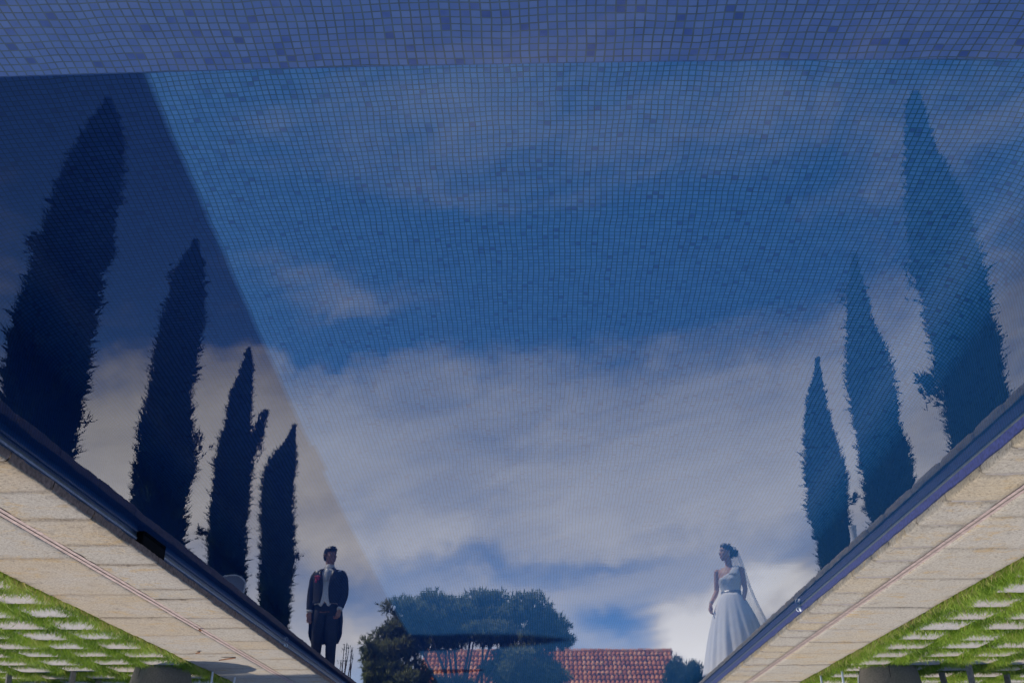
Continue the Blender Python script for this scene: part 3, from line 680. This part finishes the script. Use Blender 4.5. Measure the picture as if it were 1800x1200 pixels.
def ghost_chair(loc, rz, lab):
    root = empty('clear_chair', loc, rz); tag(root, lab, 'chair')
    mb = MB(); mb.box(-.23, .23, -.22, .22, .44, .455, .004); mb.build('seat', m_acr, root, False)
    for sx in (-1, 1):
        mb = MB(); mb.tube([(sx*.21, -.20, .44), (sx*.22, -.21, 0)], [.018, .011], 8); mb.build('leg', m_acre, root)
        mb = MB(); mb.tube([(sx*.21, .20, .44), (sx*.22, .25, 0)], [.018, .011], 8); mb.build('leg', m_acre, root)
    mb = MB(); n = 12; V = []; F = []
    for i in range(n+1):
        a = -1+2*i/n; x = a*.22; top = .93-.10*abs(a)**2.5; V += [(x, .20-.03*(1-a*a)*-1, .455), (x, .25+.03*(1-a*a), top)]
    for i in range(n): F.append((2*i, 2*i+2, 2*i+3, 2*i+1))
    mb.add(V, F); bk = mb.build('backrest', m_acr, root); solidify(bk, .008)
    mb = MB(); mb.tube([V[0]]+[V[2*i+1] for i in range(n+1)]+[V[2*n]], .009, 7); mb.build('back_rim', m_acre, bk)
ghost_chair((3.62, 11.50, zg), R(15), 'clear acrylic chair standing behind the left stone table at the coping edge')
ghost_chair((-3.30, 11.45, zg), R(75), 'clear acrylic chair standing behind the right stone table')
m_grey = plain('weathered_teak', (.20, .175, .14), .85, .3, 40, .002)
def wood_chair(loc, rz, lab):
    root = empty('wooden_armchair', loc, rz); tag(root, lab, 'chair')
    for sx in (-1, 1):
        for y0, y1, zt in ((-.30, -.26, .62), (.30, .24, .62)):
            mb = MB(); m = Matrix(); A = Vector((sx*.36, y0, -.01)); B = Vector((sx*.32, y1, zt))
            mb.tube([A, B], .036, 4, caps=False); mb.build('leg', m_grey, root, False)
        mb = MB(); mb.box(sx*.32-.045, sx*.32+.045, -.34, .34, .622, .645, .004); mb.build('armrest', m_grey, root, False)
    mb = MB()
    for i in range(7): y = -.28+i*.085; mb.box(-.30, .30, y-.036, y+.036, .36-.01*i, .38-.01*i, .003)
    mb.build('seat', m_grey, root, False)
    mb = MB()
    for i in range(6):
        x = -.25+i*.1; m = Matrix.Translation((x, .27, .34)) @ Matrix.Rotation(R(-18), 4, 'X'); mb.box(-.04, .04, -.011, .011, 0, .62-.02*abs(i-2.5)**2*.5, .003, mat=m)
    for z in (.12, .5): m = Matrix.Translation((0, .28, .34)) @ Matrix.Rotation(R(-18), 4, 'X'); mb.box(-.29, .29, .012, .035, z, z+.06, .003, mat=m)
    mb.build('backrest', m_grey, root, False)
wood_chair((5.27, 11.52, zg), R(4), 'weathered wooden armchair on the left lawn, left of the stone table')
wood_chair((-4.66, 11.18, zg), R(-6), 'weathered wooden armchair on the right lawn, right of the stone table')
wood_chair((6.0, 12.9, zg), R(70), 'weathered wooden armchair standing behind the other left lawn armchair')

# ------------------------------------------------------------------ skimmer and wall anchors, leaf
m_black = plain('black_plastic', (.008, .008, .009), .95, .2, 20, spec=.05)
m_white = plain('white_plastic', (.75, .76, .76), .35, .05, 20)
sk = empty('pool_skimmer', (WL, 6.31, 0)); tag(sk, 'black pool skimmer mouth set in the left pool wall under the coping', 'skimmer')
mb = MB(); mb.box(-.05, -.004, -.20, .20, -.10, .0625, .004); mb.build('mouth', m_black, sk, False)
mb = MB(); mb.box(-.056, -.051, -.185, .185, -.09, -.015, .001); mb.build('flap', m_black, sk, False)
def anchor(x, y, s, lab):
    root = empty('rope_anchor', (x, y, .03)); tag(root, lab, 'anchor')
    mb = MB(); mb.loft([(0, 0, 0, .022, .022), (0, 0, .012, .02, .02), (0, 0, .02, .008, .008)], 14); mb.move(0, lambda v: Vector((-s*v.z, v.y, v.x))); mb.build('plate', m_white, root)
    mb = MB(); mb.tube([(-s*.02+(-s)*.018*math.sin(a), 0, .018*math.cos(a)) for a in np.linspace(0, math.pi, 8)], .005, 6); mb.build('ring', m_white, root)
anchor(WL-.002, 10.1, 1, 'small white rope anchor on the left pool wall by the waterline'); anchor(WR+.002, 8.4, -1, 'small white rope anchor on the right pool wall by the waterline')
m_leaf = plain('dry_leaf', (.22, .09, .03), .7, .3, 40)
def leaf(px, py, s, rz, lab):
    x, y = on_plane(px, py, C); V = []; F = []; n = 8
    for i in range(n+1):
        a = i/n; w = .022*math.sin(math.pi*a)**.8*s+.001; V += [(a*.1*s-.05*s, -w, .006+.012*s*a*a+.006), (a*.1*s-.05*s, 0, .004+.012*s*a*a), (a*.1*s-.05*s, w, .006+.012*s*a*a+.006)]
    for i in range(n):
        for k in (0, 1): F.append((3*i+k, 3*i+k+1, 3*i+k+4, 3*i+k+3))
    o = mesh_obj('dry_leaf', V, F, m_leaf, None, True); o.location = (x, y, C+.001); o.rotation_euler = (0, 0, rz); tag(o, lab, 'leaf')
leaf(400, 1154, 1.7, .1, 'large curled brown dry leaf lying on the left coping by the table shadow')
leaf(348, 1144, .8, .8, 'small orange dry leaf lying on the left coping near the grass')
leaf(352, 1104, .6, 1.5, 'tiny dark dry leaf lying on the left coping beside the pink joint')

# ------------------------------------------------------------------ people
def skin_mat(name, col):
    m, nt, b = new_mat(name); tc = nd(nt, 'ShaderNodeTexCoord').outputs['Object']; n = noise_n(nt, tc, 40, 3)
    nt.links.new(ramp(nt, n, [(.3, tuple(c*.9 for c in col)), (.7, tuple(c*1.08 for c in col))]), b.inputs['Base Color'])
    b.inputs['Roughness'].default_value = .5; b.inputs['Subsurface Weight'].default_value = .08; b.inputs['Subsurface Radius'].default_value = (.02, .008, .004); return m
m_skin_g = skin_mat('skin_tan', (.50, .25, .155)); m_skin_b = skin_mat('skin_light', (.66, .38, .26))
m_hair = plain('dark_hair', (.012, .009, .008), .38, .4, 60, .002); m_hair_b = plain('brown_hair', (.035, .018, .012), .4, .4, 60, .002)
m_suit = plain('navy_black_wool', (.012, .016, .028), .8, .2, 200); m_satin = plain('black_satin', (.008, .010, .018), .35, .1, 50)
m_shirt = plain('white_cotton', (.92, .91, .89), .8, .04, 60); m_vest = plain('white_pique', (.92, .91, .89), .8, .05, 300, .0006)
m_tie = plain('silver_satin', (.7, .7, .7), .35, .15, 120); m_pink = plain('pink_petals', (.62, .05, .12), .6, .25, 40); m_green = plain('stem_green', (.05, .12, .03), .6, .2, 40)
m_eye = plain('eye_dark', (.02, .012, .01), .2, .1, 10); m_eyew = plain('eye_white', (.7, .68, .66), .25, .02, 10); m_lip = plain('lips', (.38, .11, .10), .45, .1, 40)
m_shoe = plain('black_leather', (.01, .01, .012), .2, .1, 40)
m_lace = plain('white_lace', (.88, .84, .79), .75, .18, 55, .004); m_tulle = plain('white_tulle', (.93, .89, .84), .85, .04, 18, .002)
m_beads = plain('silver_beads', (.35, .34, .34), .3, .5, 160, .003, .5); m_pearl = plain('pearl', (.75, .74, .7), .2, .03, 20)
def veil_mat():
    m = bpy.data.materials.new('veil_tulle'); m.use_nodes = True; nt = m.node_tree; b = nt.nodes['Principled BSDF']; b.inputs['Base Color'].default_value = (.75, .77, .8, 1); b.inputs['Roughness'].default_value = .8
    tr = nd(nt, 'ShaderNodeBsdfTransparent'); mx = nd(nt, 'ShaderNodeMixShader'); tc = nd(nt, 'ShaderNodeTexCoord').outputs['Object']; n = noise_n(nt, mapped(nt, tc, (30, 30, 2)), 1, 3)
    nt.links.new(mth(nt, 'MULTIPLY_ADD', n, .6, .08), mx.inputs[0]); nt.links.new(tr.outputs[0], mx.inputs[1]); nt.links.new(b.outputs[0], mx.inputs[2]); nt.links.new(mx.outputs[0], nt.nodes['Material Output'].inputs[0]); return m
m_veil = veil_mat()

def rot_about(v, piv, a):
    return piv+Matrix.Rotation(a, 3, 'Z') @ (v-piv)
def head_into(mb, base, yaw, k=1.0, jaw=1.0):
    """head with chin at base; returns transform for things worn on it"""
    i0 = len(mb.V)
    mb.loft([(0, y, z, rx, ry) for z, y, rx, ry in ((-.004, -.056, .012*jaw, .010), (.004, -.055, .026*jaw, .022), (.022, -.046, .044*jaw, .044), (.05, -.030, .058*jaw, .067), (.08, -.018, .065, .080), (.11, -.008, .071, .088), (.14, 0, .0745, .091), (.17, .004, .0765, .092), (.20, .006, .070, .084), (.22, .008, .050, .060), (.232, .008, .022, .028))], 28)
    mb.tube([(0, -.086, .138), (0, -.099, .118), (0, -.112, .098), (0, -.104, .088)], [.007, .0085, .0115, .009], 8)
    for s in (-1, 1):
        mb.ball((s*.012, -.097, .089), (.009, .011, .008), 8)                     # nostril wings
        mb.tube([(s*.012, -.088, .150), (s*.035, -.083, .153), (s*.055, -.066, .148)], [.008, .008, .006], 6)   # brow ridge
        mb.ball((s*.046, -.060, .100), (.020, .022, .020), 8)                     # cheekbone
        mb.tube([(s*.072, .004, .135), (s*.081, .014, .128), (s*.080, .012, .105), (s*.072, 0, .088)], [.008, .011, .010, .007], 8)   # ear
    mb.tube([(-.020, -.086, .060), (0, -.094, .061), (.020, -.086, .060)], [.006, .009, .006], 8)
    mb.tube([(-.016, -.082, .050), (0, -.089, .049), (.016, -.082, .050)], [.006, .008, .006], 8)
    mb.ball((0, -.066, .018), (.020, .018, .016), 8)
    base = Vector(base); T = lambda v: base+Matrix.Rotation(yaw, 3, 'Z') @ (Vector(v)*k-Vector((0, -.0, 0)))
    mb.move(i0, T); return T
def hand_into(mb, wrist, down, side_out, curl, k=1.0):
    """wrist position, direction the hand points, direction of the palm normal (towards the body), finger curl"""
    d = Vector(down).normalized(); n = Vector(side_out); n = (n-d*n.dot(d)).normalized(); s = d.cross(n).normalized(); w = Vector(wrist)
    L = lambda a, b, c: w+(s*a+d*b+n*c)*k
    mb.tube([L(0, -.01, 0), L(0, .03, .002), L(0, .065, .004), L(0, .090, .006)], [.024*k, .030*k, .038*k, .034*k], 12, flat=.50)
    for a, ln, rd, cv in ((-.030, .078, .0082, .9), (-.010, .090, .0088, 1.), (.010, .084, .0086, 1.1), (.029, .066, .0076, 1.25)):
        c1, c2, c3 = curl*cv*.45, curl*cv*1.15, curl*cv*1.7; p = Vector((a, .088, .006)); pts = [p]
        for sl, an in ((.44, c1), (.31, c2), (.25, c3)):
            p = p+Vector((a*.05, math.cos(an)*ln*sl, math.sin(an)*ln*sl)); pts.append(p)
        mb.tube([L(*q) for q in pts], [rd*k*1.05, rd*k, rd*k*.93, rd*k*.8], 8)
    mb.tube([L(-.022, .020, .008), L(-.044, .046, .018), L(-.046, .074, .030), L(-.038, .094, .036)], [.013*k, .0115*k, .010*k, .008*k], 8)
def finish_body(name, mb, mat, parent, vox=.006):
    o = mb.build(name, mat, None)
    m = o.modifiers.new('r', 'REMESH'); m.mode = 'VOXEL'; m.voxel_size = vox; m.use_smooth_shade = True
    s = o.modifiers.new('s', 'SMOOTH'); s.factor = .5; s.iterations = 3
    dg = bpy.context.evaluated_depsgraph_get(); me = bpy.data.meshes.new_from_object(o.evaluated_get(dg)); bpy.data.objects.remove(o)
    me.name = name; me.materials.clear(); me.materials.append(mat)
    for p in me.polygons: p.use_smooth = True
    return link(bpy.data.objects.new(name, me), parent)
def face_bits(T, k, parent, lip=m_lip):
    mb = MB(); i = 0
    for s in (-1, 1): mb.ball(T((s*.030, -.0745, .130)), .0125*k, 10)
    e = mb.build('eyes', m_eyew, parent)
    mb = MB()
    for s in (-1, 1): mb.ball(T((s*.030, -.0825, .130)), .0066*k, 8)
    mb.build('irises', m_eye, e)
    mb = MB(); mb.tube([T((-.021, -.0905, .0585)), T((0, -.1005, .058)), T((.021, -.0905, .0585))], [.003*k, .0055*k, .003*k], 6); mb.tube([T((-.017, -.087, .051)), T((0, -.095, .049)), T((.017, -.087, .051))], [.003*k, .0058*k, .003*k], 6); mb.build('lips', lip, parent)
    mb = MB()
    for s in (-1, 1): mb.tube([T((s*.014, -.0945, .153)), T((s*.034, -.0905, .158)), T((s*.054, -.073, .152))], [.003*k, .004*k, .002*k], 6)
    mb.build('eyebrows', m_hair, parent)

# --- the man
GX, GY = 2.865, 14.0
man = empty('person', (GX, GY, C), R(2)); tag(man, 'man in a dark tailcoat with white waistcoat and pink buttonhole, standing on the left coping', 'person')
mb = MB(); T = head_into(mb, (0, -.005, 1.545), R(-48), 1.0)
mb.tube([(0, .03, 1.42), (0, .02, 1.5), (0, .0, 1.62)], [.066, .060, .056], 16)
mb.loft([(0, .01, z, rx, ry) for z, rx, ry in ((.88, .15, .10), (.95, .165, .11), (1.05, .15, .10), (1.2, .165, .11), (1.35, .185, .115), (1.42, .17, .10), (1.47, .09, .07))], 20)
armL = [(.19, .02, 1.405), (.235, .035, 1.14), (.222, -.02, .90)]; armR = [(-.19, .02, 1.405), (-.235, .035, 1.14), (-.195, -.06, .92)]
for A in (armL, armR): mb.tube(A, [.05, .04, .026], 12)
for s in (-1, 1): mb.tube([(s*.085, .01, .92), (s*.095, .0, .5), (s*.10, .02, .10)], [.08, .058, .038], 14); mb.tube([(s*.10, .03, .05), (s*.115, -.10, .035), (s*.12, -.16, .03)], [.04, .035, .03], 10)
hand_into(mb, armL[2], (.0, -.06, -1), (-.5, -.6, 0), .45); hand_into(mb, armR[2], (.12, -.12, -1), (.75, .15, 0), 1.15)
finish_body('body', mb, m_skin_g, man); face_bits(T, 1, man, plain('lips_man', (.28, .11, .09), .5, .1, 40))
mb = MB(); i0 = 0
mb.loft([(0, y, z, rx, ry) for z, y, rx, ry in ((.045, .062, .045, .025), (.07, .045, .066, .052), (.10, .036, .0765, .068), (.135, .024, .0815, .084), (.160, .012, .0835, .093), (.178, .003, .0835, .1005), (.205, .0, .078, .102), (.228, -.002, .060, .084), (.244, -.004, .034, .052))], 30,
        fn=lambda j, q, x, y, z: (x, y, z+.008*math.cos(q)*(1 if j > 4 else 0)+.003*math.sin(q*9+j)))
for s in (-1, 1): mb.tube([(s*.073, -.022, .155), (s*.074, -.018, .125), (s*.0735, -.012, .10)], [.010, .008, .004], 6)
mb.tube([(-.05, -.075, .20), (0, -.098, .215), (.05, -.082, .205)], [.016, .024, .016], 8)
mb.move(0, T); subsurf(mb.build('hair', m_hair, man), 1)
mb = MB()
for s in (-1, 1): mb.tube([(s*.085, .012, .93), (s*.092, .005, .72), (s*.096, .0, .5), (s*.10, .018, .28), (s*.102, .02, .06)], [.098, .090, .074, .064, .066], 18)
mb.loft([(0, .01, z, rx, ry) for z, rx, ry in ((.84, .155, .105), (.95, .172, .118), (1.04, .165, .112))], 24); subsurf(mb.build('trousers', m_suit, man), 1)
mb = MB()
for s in (-1, 1): mb.tube([(s*.10, .05, .045), (s*.108, -.03, .045), (s*.118, -.12, .035), (s*.122, -.19, .028)], [.042, .044, .043, .030], 12)
mb.build('shoes', m_shoe, man)
# shirt front, collar, cuffs
mb = MB(); mb.loft([(0, .008, z, rx, ry) for z, rx, ry in ((1.02, .172, .122), (1.15, .170, .124), (1.3, .188, .128), (1.40, .18, .115), (1.455, .12, .085), (1.475, .075, .070))], 28); mb.build('shirt', m_shirt, man)
mb = MB(); mb.loft([(0, .012, z, rr, rr*.98) for z, rr in ((1.455, .075), (1.48, .071), (1.53, .067), (1.535, .063))], 28, cap=False); cl_ = mb.build('collar', m_shirt, man); solidify(cl_, .004)
mb = MB()
for s in (-1, 1): mb.add([(s*.004, -.070, 1.53), (s*.055, -.062, 1.50), (s*.012, -.095, 1.478)], [(0, 1, 2)])
wg = mb.build('collar_wing', m_shirt, cl_, False); solidify(wg, .004)
mb = MB(); mb.ball((0, -.083, 1.482), (.022, .018, .018), 10); mb.tube([(0, -.088, 1.475), (.002, -.108, 1.44), (0, -.128, 1.38), (0, -.132, 1.30)], [.020, .034, .030, .022], 10, flat=.4); mb.build('cravat', m_tie, man)
# waistcoat with two points
mb = MB(); V = []; F = []; n = 24
for i in range(n+1):
    q = R(-68)+R(136)*i/n; a = abs(q)
    zb = .985-.035*math.exp(-((a-.30)/.16)**2)+.03*math.exp(-(a/.10)**2)+.005
    zt = 1.16+.30*min(1, a/.9)
    for z in (zb, zb+.03, 1.06, zt):
        t = (z-1.0)/.4; rx = .176+.012*t; ry = .127+.008*t
        V.append((rx*math.sin(q), .008-ry*math.cos(q), z))
for i in range(n):
    for k in range(3): F.append((4*i+k, 4*(i+1)+k, 4*(i+1)+k+1, 4*i+k+1))
mb.add(V, F); wc = mb.build('waistcoat', m_vest, man); solidify(wc, .006)
mb = MB()
for z in (1.02, 1.07, 1.12): mb.ball((-.012, -.128, z), .006, 8)
mb.build('buttons', m_pearl, wc)
# coat body: open front, short fronts, long tails
def coat_sheet(z0, z1, nz_, q0f, q1f, rad, n=36):
    V = []; F = []
    for j in range(nz_+1):
        z = z0+(z1-z0)*j/nz_; qa, qb = q0f(z), q1f(z)
        for i in range(n+1):
            q = qa+(qb-qa)*i/n; rx, ry, cy = rad(z, q); V.append((rx*math.sin(q), cy-ry*math.cos(q), z))
    for j in range(nz_):
        for i in range(n): F.append((j*(n+1)+i, (j+1)*(n+1)+i, (j+1)*(n+1)+i+1, j*(n+1)+i+1))
    return V, F
zk = [1.0, 1.08, 1.2, 1.32, 1.40, 1.435, 1.46, 1.485]; rxk = [.196, .190, .198, .214, .222, .205, .150, .085]; ryk = [.136, .132, .138, .146, .135, .118, .098, .082]
op = lambda z: float(np.interp(z, [1.0, 1.1, 1.25, 1.38, 1.45, 1.485], [.34, .22, .20, .27, .42, .62]))
V, F = coat_sheet(1.0, 1.485, 22, op, lambda z: 2*math.pi-op(z), lambda z, q: (float(np.interp(z, zk, rxk)), float(np.interp(z, zk, ryk)), .01))
mb = MB(); mb.add(V, F)
hem = lambda z: float(np.interp(z, [.50, .62, .80, .95, 1.02], [1.75, 1.38, 1.25, 1.15, 1.02]))
V, F = coat_sheet(.50, 1.01, 12, hem, lambda z: 2*math.pi-hem(z), lambda z, q: (float(np.interp(z, [.5, .6, .8, 1.01], [.185, .222, .222, .197]))+.006*math.sin(q*7), float(np.interp(z, [.5, .8, 1.01], [.15, .155, .137])), .025), 30)
mb.add(V, F)
coat = mb.build('tailcoat', m_suit, man); solidify(coat, .009)
mb = MB()
for s in (-1, 1):
    V = []; F = []
    for z in np.linspace(1.13, 1.47, 12):
        a0 = op(z)-.01; wdt = float(np.interp(z, [1.13, 1.34, 1.40, 1.47], [.03, .40, .34, .26])); 
        for q in (a0, a0+wdt): V.append((s*(float(np.interp(z, zk, rxk))+.008)*math.sin(q), .01-(float(np.interp(z, zk, ryk))+.010)*math.cos(q), z))
    for j in range(11): F.append((2*j, 2*j+1, 2*j+3, 2*j+2))
    mb.add(V, F)
lp = mb.build('lapels', m_satin, coat, True); solidify(lp, .004)
for A, nm in ((armL, 1), (armR, -1)):
    A = [Vector(a) for a in A]; w = A[1].lerp(A[2], .93)
    mb = MB(); mb.tube([A[0]+Vector((-.03*nm, 0, .025)), A[0]+Vector((.004*nm, 0, -.03)), A[0].lerp(A[1], .55), A[1], A[1].lerp(A[2], .5), w], [.062, .072, .064, .056, .052, .047], 16)
    sl = mb.build('sleeve', m_suit, coat); subsurf(sl, 1)
    mb = MB(); mb.tube([A[1].lerp(A[2], .88), A[1].lerp(A[2], 1.03)], [.040, .041], 16, caps=False); mb.build('cuff', m_shirt, man)
mb = MB(); P0 = Vector((.115, -.142, 1.335))
for k in range(11):
    a = k*2.4; rr = .012+.022*(k/11); mb.ball(P0+Vector((rr*math.cos(a), -.012-.008*math.sin(k), rr*math.sin(a)*1.1)), (.017, .012, .015), 7)
mb.ball(P0+Vector((.02, -.012, -.055)), (.017, .012, .018), 7); mb.ball(P0+Vector((-.03, -.01, .015)), (.016, .01, .012), 7); bt = mb.build('buttonhole_flower', m_pink, man)
mb = MB(); mb.tube([P0, P0+Vector((.01, -.01, -.07))], .004, 6); mb.build('stem', m_green, bt)

# --- the bride
BX, BY = -2.53, 13.62
wom = empty('person', (BX, BY, C), R(30)); tag(wom, 'bride in a one-shoulder white lace gown with long veil, standing on the right coping', 'person')
k = .93; mb = MB(); hb = (0.0, -.02, 1.468); T = head_into(mb, hb, R(52), k, .9)
mb.tube([(0, .03, 1.34), (0, .02, 1.42), (.0, -.005, 1.54)], [.056, .045, .044], 16)
mb.loft([(0, .01, z, rx, ry) for z, rx, ry in ((.85, .155, .11), (.95, .15, .11), (1.06, .115, .085), (1.15, .13, .095), (1.24, .145, .105), (1.31, .155, .085), (1.355, .15, .065), (1.385, .09, .055))], 22)
aL = [(.165, .01, 1.35), (.205, .03, 1.09), (.245, -.12, .905)]; aR = [(-.165, .01, 1.35), (-.185, .05, 1.09), (-.165, -.04, .90)]
for A in (aL, aR): A = [Vector(a) for a in A]; mb.tube([A[0], A[0].lerp(A[1], .4), A[1], A[1].lerp(A[2], .35), A[2]], [.044, .040, .031, .031, .021], 14)
hand_into(mb, aL[2], (.05, -.2, -1), (-.6, -.2, 0), .55, .9); hand_into(mb, aR[2], (.02, -.1, -1), (.7, -.3, 0), .8, .9)
finish_body('body', mb, m_skin_b, wom, .0055); face_bits(T, k, wom)
mb = MB(); mb.loft([(0, y, z, rx, ry) for z, y, rx, ry in ((.05, .060, .045, .03), (.07, .048, .066, .052), (.10, .036, .0775, .070), (.135, .024, .0815, .086), (.165, .014, .082, .094), (.19, .006, .0795, .097), (.212, .002, .068, .089), (.232, 0, .046, .064), (.244, .002, .022, .032))], 30, fn=lambda j, q, x, y, z: (x, y, z+.012*math.cos(q)*(1 if j > 3 else 0)+.002*math.sin(q*11)))
mb.ball((0, .125, .115), (.052, .045, .055), 14); mb.tube([(-.03, .15, .15), (.02, .16, .12), (.03, .145, .09), (-.02, .15, .08)], [.018, .022, .02, .016], 8)
for s in (-1, 1): mb.tube([(s*.05, -.066, .185), (s*.073, -.025, .165), (s*.078, .01, .14)], [.012, .014, .012], 8)
mb.move(0, T); subsurf(mb.build('hair', m_hair_b, wom), 1)
mb = MB()
for s in (-1, 1): mb.ball(T((s*.086, .006, .082)), (.007, .007, .007), 8); mb.ball(T((s*.086, .006, .066)), (.008, .008, .013), 8)
mb.build('earring', m_pearl, wom)
mb = MB(); a0 = Vector(aL[1]).lerp(Vector(aL[2]), .86); a1 = Vector(aL[1]).lerp(Vector(aL[2]), .90); mb.tube([a0, a1], [.027, .0265], 14, caps=False); mb.build('bracelet', m_beads, wom)
# bodice: top edge climbs to her right shoulder
V = []; F = []; n = 44; rows_ = 14
for j in range(rows_+1):
    for i in range(n):
        q = 2*math.pi*i/n; s = math.sin(q)                     # -1 = her right
        zt = 1.225+.045*max(0, math.cos(q))-.05*s-.0*math.cos(q)+.05*max(0, -s)
        z = 1.045+(zt-1.045)*j/rows_
        rx = float(np.interp(z, [1.04, 1.08, 1.15, 1.22, 1.30, 1.36], [.124, .125, .142, .157, .166, .165])); ry = float(np.interp(z, [1.04, 1.08, 1.15, 1.22, 1.30, 1.36], [.094, .095, .108, .118, .098, .075]))
        bust = .022*math.exp(-((z-1.205)/.05)**2)*(math.exp(-((q-.55)/.36)**2)+math.exp(-((q-2*math.pi+.55)/.36)**2))
        V.append(((rx)*math.sin(q), .01-(ry+bust)*math.cos(q), z+.002*math.sin(q*22)*(j == rows_)))
for j in range(rows_):
    for i in range(n): F.append((j*n+i, j*n+(i+1) % n, (j+1)*n+(i+1) % n, (j+1)*n+i))
mb = MB(); mb.add(V, F); bod = mb.build('bodice', m_lace, wom); solidify(bod, .007)
mb = MB(); VV = []; FF = []
for i, (x, y, z, w) in enumerate(((-.075, -.098, 1.26, .075), (-.105, -.082, 1.33, .055), (-.118, -.04, 1.385, .04), (-.12, .02, 1.398, .034), (-.115, .07, 1.36, .04), (-.10, .095, 1.27, .06))):
    VV += [(x-w, y+.014, z-.012), (x, y-.006, z+.004), (x+w, y, z)]
for i in range(5):
    for q in (0, 1): FF.append((3*i+q, 3*i+q+1, 3*i+q+4, 3*i+q+3))
mb.add(VV, FF); st = mb.build('shoulder_strap', m_lace, bod); solidify(st, .007); subsurf(st, 1)
mb = MB(); mb.loft([(0, .01, z, rx, ry) for z, rx, ry in ((1.028, .130, .100), (1.032, .136, .106), (1.068, .134, .104), (1.072, .128, .098))], 40, cap=False, fn=lambda j, q, x, y, z: (x*(1+.012*math.sin(q*30)), y*(1+.012*math.sin(q*30)), z)); mb.build('belt', m_beads, wom)
# skirt
secs = []; zz = [1.035, 1.0, .95, .86, .74, .6, .44, .28, .14, .05, .012]; rr = [.125, .150, .182, .225, .272, .318, .362, .402, .436, .458, .47]
for z, q in zip(zz, rr): secs.append((0, .01+(1.03-z)*.10, z, q, q*1.02))
def pleat(j, q, x, y, z):
    a = (1.03-z); amp = .055*min(1, a*1.6)
    m = 1+amp*(.5*math.sin(q*13+1.2*a)+.32*math.sin(q*23+a*2)+.3*math.sin(q*7+.5)) ; cx, cy = 0, .01+a*.10
    return (cx+(x-cx)*m, cy+(y-cy)*m+(.16*a*max(0, -math.cos(q))), z)
mb = MB(); mb.loft(secs[::-1], 160, cap=False, fn=pleat); sk_ = mb.build('skirt', m_tulle, wom); solidify(sk_, .004)
# veil hanging from the bun to the ground behind her
mb = MB(); V = []; F = []; n = 40; back = Matrix.Rotation(R(36), 3, 'Z')
lv = [(1.665, .060, .02, .085), (1.60, .075, .04, .11), (1.5, .09, .06, .13), (1.38, .13, .075, .135), (1.2, .17, .10, .14), (1.0, .22, .13, .15), (.8, .29, .16, .18), (.6, .34, .22, .21), (.4, .40, .28, .24), (.2, .46, .34, .27), (.015, .52, .40, .30)]
for z, w, off, dp in lv:
    for i in range(n+1):
        u = -1+2*i/n; a = u*1.45; fold = .016*math.sin(u*17+z*1.5)*(1.7-z)
        p = Vector((w*math.sin(a), off+.02+dp*math.cos(a)+fold, 0)); p = back @ p; V.append((p.x, p.y, z-.01*abs(u) if z > 1.6 else z))
for j in range(len(lv)-1):
    for i in range(n): F.append((j*(n+1)+i, j*(n+1)+i+1, (j+1)*(n+1)+i+1, (j+1)*(n+1)+i))
mb.add(V, F); vl = mb.build('veil', m_veil, wom); subsurf(vl, 1)
mb = MB(); mb.tube([T((-.04, .05, .235)), T((0, .045, .248)), T((.04, .05, .235))], [.008, .011, .008], 8); mb.build('comb', m_beads, wom)
mb = MB()
for s in (-1, 1): mb.tube([(s*.08, .05, .03), (s*.085, -.05, .03), (s*.085, -.12, .022)], [.028, .032, .022], 10)
mb.build('shoes', m_shirt, wom)
